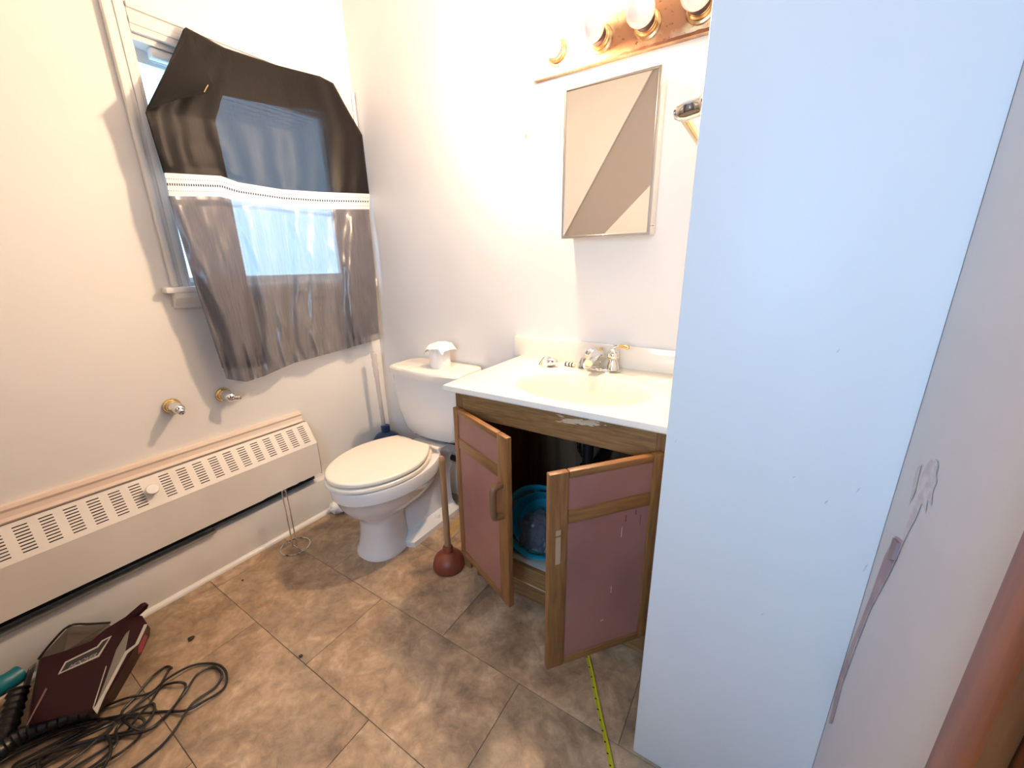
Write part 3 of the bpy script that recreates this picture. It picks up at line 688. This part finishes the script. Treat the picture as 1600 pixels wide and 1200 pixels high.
vb('cabinet_floor', VX0+.016, VX1-.016, VF+.019, YW-.03, .206, .2215, mat=M('white_shelf', (.60, .56, .50), .6, col2=(.5, .46, .4), ns=9))
vb('cabinet_back', VX0+.016, VX1-.016, YW-.03, YW-.021, .16, .834, mat=M('raw_back_board', (.16, .09, .045), .7, col2=(.10, .055, .03), ns=6, stretch=(5, 5, .6)))
# worn patch on the apron
bm = bmesh.new()
for k in range(55):
    g0 = max(-38, min(38, random.gauss(0, 18))); q = P(908+g0, 659+g0*.12+random.gauss(0, 2.6), y=VF); q.z += .02*(q.x+.41)*0; l = random.uniform(.012, .04)*math.exp(-((q.x+.42)/.07)**2)+.003; h = random.uniform(.0012, .0035)
    prism(bm, [Vector((q.x-l*.5, VF-.0003, q.z)), Vector((q.x, VF-.0003, q.z-h)), Vector((q.x+l*.5, VF-.0003, q.z-h*.2)), Vector((q.x+l*.1, VF-.0003, q.z+h))], (0, -.0003-.00001*k, 0))
vo('worn_patch', bm, SCUFF)

def make_door(hinge, ang, width, sign, lab):
    """door mesh in local coords: x from 0 (hinge) to width*sign, y thickness towards -y (front)"""
    ZB, ZT = .183, .783; hgt = ZT-ZB
    def lb(x0, x1, y0, y1, z0, z1, bev=.0):
        a, b = sorted((x0*sign, x1*sign)); bm = bmesh.new(); bx(bm, a, b, y0, y1, z0, z1, bev, 2); return bm
    door = vo('door', lb(.012, width-.012, -.006, .006, .01, hgt-.01), PINK); door['label'] = lab
    door.matrix_parent_inverse = INV; door.location = (hinge[0], hinge[1], ZB); door.rotation_euler = (0, 0, ang)
    def sub(name, bm, mat, sm=True): return obj(name, bm, mat, door, sm)
    sw = .052
    sub('stile', lb(0, sw*.62, -.010, .010, 0, hgt, .004), OAKL); sub('stile', lb(width-sw, width, -.010, .010, 0, hgt, .004), OAKL)
    sub('rail', lb(sw*.62, width-sw, -.010, .010, hgt-.020, hgt, .004), OAKLH)
    sub('rail', lb(sw*.62, width-sw, -.010, .010, hgt-.145, hgt-.106, .003), OAKLH)
    sub('rail', lb(sw*.62, width-sw, -.010, .010, 0, .026, .004), OAKLH)
    return door, sub, sw, hgt, lb
hl = Vector((-.862, VF-.012, 0)); fl_ = P(795, 684, z=.783); a_l = math.atan2(fl_.y-hl.y, fl_.x-hl.x); wl_ = (Vector((fl_.x, fl_.y))-Vector((hl.x, hl.y))).length
dl, sub, sw, hgt, lb = make_door(hl, a_l, wl_, 1, 'left door swung part open, with wooden handle')
xh = wl_-sw*.55
hp = spline([(xh, -.010, .335), (xh, -.036, .338), (xh, -.042, .355), (xh, -.042, .405), (xh, -.042, .420), (xh, -.036, .437), (xh, -.010, .44)], 4)
hb_ = bmesh.new(); tube(hb_, hp, .0115, 10); sub('handle', hb_, M('brown_handle', (.20, .10, .045), .4))
hr = Vector((-.170, VF-.012, 0)); fr_ = P(856, 740, z=.783); a_r = math.atan2(hr.y-fr_.y, hr.x-fr_.x); wr_ = (Vector((fr_.x, fr_.y))-Vector((hr.x, hr.y))).length
dr, sub, sw, hgt, lb = make_door(hr, a_r, wr_, -1, 'right door swung wide open, handle missing and paint scratched')
# pale mark where the handle was, scratches
for z0, z1 in ((.345, .36), (.36, .425), (.43, .445)):
    sub('handle_mark', lb(wr_-sw*.62, wr_-sw*.36, -.0106, -.0100, z0, z1), M('bare_oak', (.46, .30, .17), .7), False)
for x, z, l, w in ((.11, .375, .03, .002), (.10, .42, .02, .0025), (.13, .20, .022, .002), (.15, .11, .003, .008), (.055, .40, .03, .0015), (.07, .435, .012, .003)):
    sub('scratch', lb(x, x+w, -.0068, -.0060, z, z+l), M('scratch_pale', (.60, .44, .36), .8) if x > .105 else M('scratch_dark', (.20, .06, .055), .8), False)

# things inside the cabinet
dp = thing('drain_pipe', 'black drain trap under the sink inside the vanity', 'pipe', loc=(-.47, 1.25, .45))
tub('tailpiece', [(0, 0, .26), (0, 0, .02)], .02, BLACKP, dp, 14)
tub('trap', spline([(0, 0, .06), (0, 0, .0), (.0, .03, -.035), (0, .07, -.02), (0, .09, .03), (0, .13, .06), (0, .235, .065)], 6), .021, BLACKP, dp, 14)
lat('slip_nut', [(0, 0), (.03, 0), (.03, .03), (0, .03)], (0, 0, .06), (0, 0, 1), BLACKP, dp, 8)
tub('water_line', spline([(-.10, .19, .36), (-.10, .18, .2), (-.12, .2, .05), (-.10, .235, -.02)], 6), .006, CHROME, dp, 8)
bk = thing('teal_basket', 'teal plastic basket tipped forward inside the open vanity cabinet', 'basket', loc=(-.605, 1.135, .322))
bk.rotation_euler = (math.radians(52), 0, 0)
# basket: oval tub with slots near the rim, opening along local +z
NB = 40
def ov(rx, ry, z): return [Vector((rx*math.cos(6.28318*i/NB), ry*math.sin(6.28318*i/NB), z)) for i in range(NB)]
bm = bmesh.new(); prf = [(.110, .085, -.085), (.120, .095, -.084), (.128, .103, -.04), (.133, .108, -.018), (.137, .112, .004), (.145, .120, .024), (.152, .127, .030), (.156, .131, .027), (.154, .129, .018)]
R_ = [[bm.verts.new(p) for p in ov(*r)] for r in prf]
for k, (a, b) in enumerate(zip(R_, R_[1:])):
    for i in range(NB):
        if k == 3 and (i % 4) != 0: continue          # slots just below the rim
        bm.faces.new((a[i], a[(i+1) % NB], b[(i+1) % NB], b[i]))
bm.faces.new(R_[0][::-1])
o = obj('tub', bm, TEAL, bk, True); sm_ = o.modifiers.new('thick', 'SOLIDIFY'); sm_.thickness = .003
bm = bmesh.new(); bmesh.ops.create_icosphere(bm, subdivisions=4, radius=.066)
for v in bm.verts:
    n0 = noise.noise(v.co*30)*.35+noise.noise(v.co*75)*.22; v.co *= (1+n0); v.co.z *= .55
cb_ = obj('crumpled_plastic_bag', bm, BAGM, None, False, loc=(-.612, 1.125, .283)); cb_.rotation_euler = (math.radians(52), 0, 0); tag(cb_, 'crumpled clear plastic bag lying in the teal basket', 'plastic bag')

# ------------------------------------------------------------------ vanity top with moulded basin
CX0, CX1, CY0, CY1, CZ = -.905, -.150, .978, YW, .857
vt = thing('marble_sink', 'cream cultured marble vanity top with moulded oval basin and backsplash', 'sink', loc=((CX0+CX1)/2, 1.25, .835))
INT = Matrix.Translation(-Vector(vt.location))
BC = Vector((-.487, 1.185)); BA, BB = .225, .152; NE = 72
def edge_pt(a, x0, x1, y0, y1):
    c, s = math.cos(a), math.sin(a); t = 1e9
    if c > 1e-9: t = min(t, (x1-BC.x)/c)
    if c < -1e-9: t = min(t, (x0-BC.x)/c)
    if s > 1e-9: t = min(t, (y1-BC.y)/s)
    if s < -1e-9: t = min(t, (y0-BC.y)/s)
    return BC.x+c*t, BC.y+s*t
angs = [6.2831853*i/NE for i in range(NE)]
for cxx, cyy in ((CX0, CY0), (CX1, CY0), (CX1, CY1), (CX0, CY1)):
    a = math.atan2(cyy-BC.y, cxx-BC.x) % 6.2831853; k = min(range(NE), key=lambda i: abs(angs[i]-a)); angs[k] = a
def el(f, z, sh=0): return [Vector((BC.x+BA*f*math.cos(a), BC.y+BB*f*math.sin(a)+sh, z)) for a in angs]
rect = lambda z, e=0: [Vector((*edge_pt(a, CX0+e, CX1-e, CY0+e, CY1-e), z)) for a in angs]
bm = bmesh.new(); loft(bm, [rect(CZ-.022, .004), rect(CZ-.018), rect(CZ-.004), rect(CZ-.001, .001), rect(CZ, .004), el(1.06, CZ), el(1.02, CZ-.001)], cap0=False, cap1=False)
o = obj('slab', bm, MARBLE, vt, True); o.matrix_parent_inverse = INT
prof = [(1.02, -.001), (1.0, -.004), (.97, -.014), (.92, -.035), (.84, -.062), (.72, -.088), (.56, -.106), (.36, -.117), (.15, -.121), (.06, -.122)]
bm = bmesh.new(); loft(bm, [el(f, CZ+z, .02*(1-f)) for f, z in prof], cap0=False, cap1=True); o = obj('basin', bm, BASINM, vt, True); o.matrix_parent_inverse = INT
bm = bmesh.new(); lathe(bm, [(0, .001), (.02, .001), (.022, .003), (.018, .005), (0, .004)], (BC.x, BC.y+.02, CZ-.1215), (0, 0, 1), 20); o = obj('drain', bm, CHROME, vt, True); o.matrix_parent_inverse = INT
bm = bmesh.new(); bx(bm, -.935, CX1, YW-.02, YW, CZ-.005, .944, .004); o = obj('backsplash', bm, MARBLE, vt, True); o.matrix_parent_inverse = INT
# faucet
fa = thing('faucet', 'chrome centreset faucet with one brass-tipped lever, left lever missing', 'faucet', loc=(-.512, 1.428, CZ))
def oval(rx, ry, z, n=36): return [Vector((rx*math.cos(6.28318*i/n), ry*math.sin(6.28318*i/n), z)) for i in range(n)]
bm = bmesh.new(); loft(bm, [oval(.082, .030, 0), oval(.084, .031, .004), oval(.080, .028, .010), oval(.072, .024, .013)]); obj('base_plate', bm, CHROME, fa, True)
bm = bmesh.new(); lathe(bm, [(.026, .008), (.025, .02), (.017, .038), (.016, .05), (.021, .056), (.022, .062), (.020, .075), (.012, .086), (.007, .090), (0, .091)], (.056, 0, 0), (0, 0, 1), 24); obj('right_valve', bm, CHROME, fa, True)
tub('lever_arm', spline([(.056, 0, .085), (.060, -.004, .096), (.072, -.010, .102), (.085, -.014, .103)], 5), .006, CHROME, fa, 10)
tub('lever_tip', [(.083, -.0135, .103), (.10, -.018, .103), (.115, -.021, .102), (.119, -.022, .102)], [.0065, .0065, .008, .006], BRASS, fa, 12)
bm = bmesh.new(); lathe(bm, [(.026, .008), (.024, .02), (.017, .036), (.015, .042), (0, .042)], (-.056, 0, 0), (0, 0, 1), 24); obj('left_valve', bm, CHROME, fa, True)
# humped spout
bm = bmesh.new(); rings = []
for i in range(15):
    t = i/14; yy = .012-.115*t; zz = .030+.034*math.sin(math.pi*(.22+.60*t)); rw = .026-.010*t; rh = .024-.010*t
    rings.append([Vector((rw*math.cos(6.28318*j/18), yy, zz+rh*math.sin(6.28318*j/18)*(.9))) for j in range(18)])
loft(bm, rings); obj('spout', bm, CHROME, fa, True)
lat('spout_cap', [(.020, 0), (.0245, .004), (.024, .012), (.018, .021), (.008, .026), (0, .027)], (-.022, -.02, .062), (-.1, -.2, 1), CHROME, fa, 24)
lat('brass_ring', [(.021, -.004), (.026, -.003), (.026, .003), (.021, .004)], (-.022, -.02, .062), (-.1, -.2, 1), BRASS, fa, 24)
tub('lift_rod', [(0, .022, .01), (0, .022, .075)], .0028, CHROME, fa, 8); lat('rod_knob', [(0, 0), (.006, .002), (.006, .01), (0, .013)], (0, .022, .072), (0, 0, 1), BRASS, fa, 12)
# loose lever handle and valve stem lying on the counter
lh = thing('loose_faucet_lever', 'detached chrome faucet lever lying on the left of the vanity top', 'faucet lever', loc=(-.688, 1.388, CZ))
lat('hub', [(0, -.02), (.016, -.02), (.019, -.010), (.017, .006), (.012, .018), (.006, .022), (0, .023)], (0, 0, .0195), (.85, .35, .12), CHROME, lh, 22)
tub('lever_arm', spline([(-.004, -.004, .036), (-.020, -.012, .040), (-.033, -.018, .030), (-.040, -.022, .016)], 5), .0052, CHROME, lh, 10)
tub('lever_tip', [(-.039, -.0215, .018), (-.042, -.024, .007)], [.006, .0065], BRASS, lh, 10)
vs = thing('loose_valve_stem', 'small cream and brown valve stem lying beside the faucet', 'valve stem', loc=(-.632, 1.425, CZ+.0085))
lat('stem', [(0, -.026), (.006, -.026), (.0085, -.02), (.0085, .024), (.005, .028), (0, .03)], (0, 0, 0), (1, -.15, 0), MARBLE, vs, 16)
for h in (-.012, .004, .017): lat('seal_ring', [(.0086, h-.003), (.0095, h-.002), (.0095, h+.002), (.0086, h+.003)], (0, 0, 0), (1, -.15, 0), SOCK, vs, 16)

# ------------------------------------------------------------------ medicine cabinet
mc = thing('medicine_cabinet', 'mirrored medicine cabinet with thin metal frame on the wall above the sink', 'cabinet', loc=(-.5165, 1.47, 1.575))
mx0, mx1, mz0, mz1 = -.158, .158, -.236, .236
box('box', mx0+.004, mx1-.004, -.036, .05, mz0+.004, mz1-.004, TRIM, mc, .002)
box('mirror', mx0+.006, mx1-.006, -.0480, -.037, mz0+.006, mz1-.006, MIRROR, mc)
for nm, a in (('frame_side', (mx0, mx0+.0075, -.052, -.036, mz0, mz1)), ('frame_side', (mx1-.0075, mx1, -.052, -.036, mz0, mz1)), ('frame_top', (mx0+.0075, mx1-.0075, -.052, -.036, mz1-.0075, mz1)), ('frame_bottom', (mx0+.0075, mx1-.0075, -.052, -.036, mz0, mz0+.0085))): box(nm, *a, FRAMEM, mc, .0015, 1)
lat('knob', [(0, 0), (.003, 0), (.003, .008), (.006, .010), (.006, .015), (0, .017)], (mx1, -.044, -.208), (1, 0, 0), CHROME, mc, 14)

# ------------------------------------------------------------------ vanity light bar
lb_ = thing('vanity_light_bar', 'rusty brass four-bulb vanity light bar above the mirror, leftmost bulb lit', 'light fixture', loc=(-.51, YW, 1.955))
bm = bmesh.new(); bx(bm, -.325, .325, -.024, 0, -.062, .062, .003); obj('back_plate', bm, RUST, lb_, True)
bm = bmesh.new(); NL = 60; pp = []
for i in range(NL+1):
    x = -.2+.525*i/NL; pp.append((x, .0035+.003*noise.noise(Vector((x*50, 0, 0)))+.007*i/NL))
poly = [Vector((x, -.0245, -.062)) for x, h in pp]+[Vector((x, -.0245, -.062+h)) for x, h in reversed(pp)]
prism(bm, poly, (0, -.0012, 0)); obj('rusty_lower_edge', bm, RUSTEDGE, lb_)
for i, px_ in enumerate((-.735, -.583, -.431, -.279)):
    x = px_+.51
    so = lat('socket', [(.042, .024), (.040, .028), (.033, .030), (.033, .040), (.035, .042), (.031, .046), (.031, .052), (.029, .054), (.024, .055)], (x, 0, 0), (0, -1, 0), OLDBRASS, lb_, 30)
    lat('socket_collar', [(.025, .050), (.0295, .052), (.0285, .070), (.020, .072)], (x, 0, 0), (0, -1, 0), SOCK, so, 30)
    prb = [(.016, .056), (.019, .068), (.028, .078)]+[(.042*math.cos(a), .112+.042*math.sin(a)) for a in [math.radians(-48+13.8*k) for k in range(11)]]+[(0, .154)]
    o = lat('bulb', prb, (x, 0, 0), (0, -1, 0), LIT if i == 0 else BULBW, lb_, 32)
    if i == 0: o['label'] = 'lit bulb'

# ------------------------------------------------------------------ towel bar on the partition
tb = thing('towel_bar', 'chrome towel bar bracket with brass bar on the partition beside the mirror', 'towel bar', loc=(XP, .90, 1.528))
for yy in (0, .46):
    lat('bracket', [(0, 0), (.031, 0), (.033, .003), (.030, .007), (.026, .009), (.026, .013), (.022, .017), (.019, .022), (.0185, .036), (.019, .046), (.016, .058), (.010, .066), (0, .069)], (0, yy, 0), (-1, 0, -.12), CHROME, tb, 30)
tub('bar', [(-.052, .0, -.010), (-.052, .46, -.010)], .0085, BRASS, tb, 14)

# ------------------------------------------------------------------ vacuum cleaner
vc = thing('vacuum_cleaner', 'dark maroon upright vacuum cleaner lying on the floor in front of the heater', 'vacuum cleaner', loc=(-1.6, .08, 0))
INC = Matrix.Translation(-Vector(vc.location))
def vco(name, bm, mat, sm=False):
    o = obj(name, bm, mat, vc, sm); o.matrix_parent_inverse = INC; return o
vpa, vpb, vpc = P(61, 1030, z=.150), P(215, 962, z=.132), P(150, 1110, z=.085); vn = (vpb-vpa).cross(vpc-vpa).normalized(); vn = vn if vn.z > 0 else -vn
def on_plane(a, b, lift=0.0):
    d = RT*((a-800)/F)+UP*((600-b)/F)+fw
    return CAM+d*((vpa+vn*lift-CAM).dot(vn)/d.dot(vn))
topP = [on_plane(*p) for p in ((61, 1030), (100, 1018), (143, 1002), (165, 983), (201, 961), (222, 962), (231, 976), (212, 1011), (182, 1062), (152, 1112), (100, 1120), (46, 1132), (52, 1080))]
gp = P(180, 1093, z=0); gq2 = P(234, 993, z=0)
base = [Vector((-1.79, -.02, 0)), Vector((-1.79, .05, 0)), Vector((-1.785, .13, 0)), Vector((-1.78, .19, 0)), Vector((-1.77, .235, 0)), Vector((-1.73, .245, 0)), gq2, Vector((-1.63, .19, 0)), Vector((-1.565, .14, 0)), gp, Vector((-1.56, .02, 0)), Vector((-1.60, -.07, 0)), Vector((-1.70, -.05, 0))]
mid = [a.lerp(b, .30) for a, b in zip(topP, base)]; cen = sum(topP, Vector())/len(topP)
inn = [p.lerp(cen, .05)+vn*.005 for p in topP]
bm = bmesh.new(); loft(bm, [base, mid, topP, inn]); vco('body', bm, MAROON, True)
def on_top(a, b, dz=0.0): return on_plane(a, b, .0053+dz)
def flat(name, pts, mat, th=.002, dz=.0):
    bm = bmesh.new(); prism(bm, [on_plane(p[0], p[1], .0049) for p in pts], vn*th); return vco(name, bm, mat)
zc = .21667
Z = lambda a, b: (a*zc, 920+b*zc)
flat('logo_border', [Z(*p) for p in ((418, 622), (470, 530), (700, 418), (735, 375), (806, 340), (715, 492))], SILVER, .002)
flat('logo_plate', [Z(*p) for p in ((440, 605), (480, 537), (708, 427), (742, 384), (788, 358), (705, 482))], BLACKP, .0028)
# lettering on the plate
tcu = bpy.data.curves.new('lettering', 'FONT'); tcu.body = 'HOOVER'; tcu.size = 1.0; tcu.shear = .3; tcu.align_x = 'LEFT'
tob = bpy.data.objects.new('lettering', tcu); COL.objects.link(tob)
dg = bpy.context.evaluated_depsgraph_get(); tme = bpy.data.meshes.new_from_object(tob.evaluated_get(dg)); bpy.data.objects.remove(tob)
xs = [v.co.x for v in tme.vertices]; ys = [v.co.y for v in tme.vertices]
a0, a1, b0 = on_top(*Z(492, 578), .0028), on_top(*Z(690, 487), .0028), on_top(*Z(508, 548), .0028)
for v in tme.vertices:
    u, w = (v.co.x-min(xs))/(max(xs)-min(xs)), (v.co.y-min(ys))/(max(ys)-min(ys)); v.co = a0+(a1-a0)*u+(b0-a0)*w
tme.materials.append(SILVER); lo_ = bpy.data.objects.new('lettering', tme); COL.objects.link(lo_); lo_.parent = vc; lo_.matrix_parent_inverse = INC
# grey side strip with silver edge and red badge
flat('grey_inlay', [Z(*p) for p in ((905, 330), (935, 300), (900, 470), (760, 740), (690, 850), (770, 640), (840, 440))], GREYP, .002)
flat('silver_edge', [Z(*p) for p in ((1040, 262), (1065, 258), (1000, 400), (920, 468), (760, 770), (700, 905), (672, 870), (690, 850), (745, 755), (905, 455), (975, 405))], SILVER, .003)
flat('silver_line', [Z(*p) for p in ((668, 862), (676, 862), (770, 560), (764, 560))], SILVER, .002)
flat('red_badge', [Z(*p) for p in ((1000, 425), (1045, 330), (1068, 345), (1020, 460), (998, 478))], REDP, .003)
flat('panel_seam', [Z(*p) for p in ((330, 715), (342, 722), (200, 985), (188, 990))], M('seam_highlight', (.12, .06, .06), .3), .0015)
tub_ = bmesh.new(); e0, e1 = P(208, 962, z=.135), P(225, 947, z=.150); tube(tub_, [e0-(e1-e0)*.6, e0, e1, e1+(e1-e0)*.25], [.014, .014, .0135, .008], 14); vco('handle_end', tub_, MAROON, True)
# smoked dust cup standing behind the body
cupA = [Vector((-1.80, -.03, .03)), Vector((-1.80, .20, .03)), Vector((-1.72, .20, .05)), Vector((-1.70, -.03, .05))]
cupT = [P(63, 1028, x=-1.76), P(108, 978, x=-1.785), P(172, 973, x=-1.785), P(160, 988, x=-1.70)]
bm = bmesh.new(); loft(bm, [[Vector((-1.79, .0, .06)), Vector((-1.795, .06, .06)), Vector((-1.795, .165, .05)), Vector((-1.72, .16, .05)), Vector((-1.71, .02, .05))], [P(63, 1028, x=-1.755), P(108, 979, x=-1.79), P(170, 974, x=-1.79), P(160, 988, x=-1.72), P(100, 1018, x=-1.70)]]); vco('dust_cup', bm, SMOKE)
bm = bmesh.new(); tube(bm, spline([P(a, b, x=-1.745) for a, b in ((60, 1030), (80, 1005), (108, 978), (140, 975), (172, 973))], 4), .0035, 8); vco('dust_cup_rim', bm, BLACKP, True)
# grey vent strip, teal hose cuff and black hose at the left
bm = bmesh.new(); loft(bm, [[P(a, b, x=-1.72) for a, b in ((56, 1034), (44, 1045), (32, 1082), (40, 1088))], [P(a, b, x=-1.70) for a, b in ((57, 1036), (46, 1047), (34, 1084), (41, 1089))]]); vco('grey_vent', bm, GREYP)
bm = bmesh.new(); tube(bm, spline([P(-40, 1092, x=-1.74), P(-10, 1078, x=-1.73), P(14, 1064, x=-1.73), P(36, 1049, x=-1.74)], 4), [.030]*4+[.028]*4+[.026]*4+[.012], 12); vco('teal_cuff', bm, TEAL2, True)
bm = bmesh.new(); hose = spline([P(150, 1108, z=.045), P(100, 1122, z=.045), P(45, 1143, z=.045), P(5, 1170, z=.04), P(-40, 1200, z=.035)], 10)
tube(bm, hose, [.020+.0025*math.sin(i*2.1) for i in range(len(hose))], 12); vco('hose', bm, BLACKP, True)
bm = bmesh.new(); hose = spline([P(30, 1075, z=.09), P(20, 1110, z=.06), P(5, 1150, z=.04), P(-30, 1180, z=.04)], 10)
tube(bm, hose, [.022+.0025*math.sin(i*2.1) for i in range(len(hose))], 12); vco('hose', bm, BLACKP, True)
# power cord in loose loops
kp = [(160, 1105), (200, 1090), (235, 1082), (262, 1060), (300, 1040), (335, 1037), (353, 1050), (350, 1075), (320, 1095), (290, 1110), (250, 1112), (190, 1118), (150, 1128), (110, 1150), (60, 1175), (20, 1200), (60, 1225), (130, 1190), (190, 1150), (215, 1120), (240, 1090), (262, 1050), (268, 1044), (258, 1042), (235, 1060), (212, 1088), (190, 1115), (205, 1135), (230, 1140), (262, 1115), (285, 1085), (290, 1070), (278, 1066), (255, 1072), (225, 1092), (190, 1120), (120, 1150), (60, 1190), (90, 1215), (140, 1200), (180, 1165), (182, 1140), (200, 1122), (225, 1125), (218, 1150), (190, 1175), (150, 1200), (120, 1225), (180, 1215), (235, 1180), (270, 1145), (300, 1100), (335, 1075), (347, 1055), (335, 1043), (310, 1052), (290, 1080), (262, 1115), (232, 1140), (195, 1148), (140, 1160), (90, 1180), (40, 1210), (0, 1215), (-30, 1190), (30, 1165), (90, 1140), (140, 1125), (185, 1122), (222, 1105), (240, 1100), (237, 1120), (210, 1140), (170, 1150), (110, 1172), (60, 1200)]
pts = [P(a, b, z=.0045+.014*(.5+.5*math.sin(i*2.399))) for i, (a, b) in enumerate(kp)]
bm = bmesh.new(); tube(bm, spline(pts, 9), .0036, 7); vco('power_cord', bm, CORDM, True)
kp2 = [(150, 1130), (100, 1143), (50, 1165), (10, 1185), (-30, 1215), (40, 1198), (100, 1165), (150, 1142), (178, 1130), (160, 1150), (110, 1165), (60, 1183), (20, 1208), (70, 1212), (120, 1182), (160, 1150), (172, 1160), (170, 1185), (150, 1215)]
pts = [P(a, b, z=.008+.018*(.5+.5*math.sin(i*1.9+1))) for i, (a, b) in enumerate(kp2)]
bm = bmesh.new(); tube(bm, spline(pts, 9), .0042, 7); vco('power_cord', bm, CORDM, True)

# ------------------------------------------------------------------ tape measure blade, crumbs
tm = [P(a, b, z=.004) for a, b in ((914, 1010), (924, 1050), (934, 1100), (945, 1150), (957, 1205), (966, 1260))]
tp_ = spline(tm, 6); rows = []
for i, p in enumerate(tp_):
    a = tp_[max(0, i-1)]; b = tp_[min(len(tp_)-1, i+1)]; d = (b-a).normalized(); s = Vector((d.y, -d.x, 0))
    rows.append([p+s*(.0062*k)+Vector((0, 0, .0022*k*k)) for k in (-1, -.5, 0, .5, 1)])
tme_ = thing('tape_measure_blade', 'yellow tape measure blade stretched across the floor from under the right door', 'tape measure', loc=(0, 0, 0))
bm = sheet(rows); o = obj('blade', bm, YELLOW, tme_, True); sm_ = o.modifiers.new('t', 'SOLIDIFY'); sm_.thickness = .0006
for i in range(3, len(tp_)-1, 2):
    p = tp_[i]; d = (tp_[i+1]-tp_[i-1]).normalized(); s = Vector((d.y, -d.x, 0))
    pri('tick_mark', [p+s*.006+Vector((0, 0, .0035)), p+s*.001+Vector((0, 0, .0014)), p+s*.001+d*.0035+Vector((0, 0, .0014)), p+s*.006+d*.0035+Vector((0, 0, .0035))], (0, 0, .0004), CRUMB, tme_)
for (a, b), s, lab in (((299, 999), .009, 'dark crumb on the floor nearest the vacuum cleaner'), ((470, 1026), .006, 'dark crumb on a floor tile in the middle of the room'), ((379, 907), .004, 'tiny dark speck on the floor near the wire paper holder')):
    bm = bmesh.new(); bmesh.ops.create_icosphere(bm, subdivisions=2, radius=s)
    for v in bm.verts: v.co *= 1+.5*noise.noise(v.co*150); v.co.z *= .5
    mz = min(v.co.z for v in bm.verts)
    for v in bm.verts: v.co.z -= mz
    tag(obj('crumb', bm, CRUMB, None, True, loc=P(a, b, z=0)), lab, 'crumb', 'crumbs on the floor')
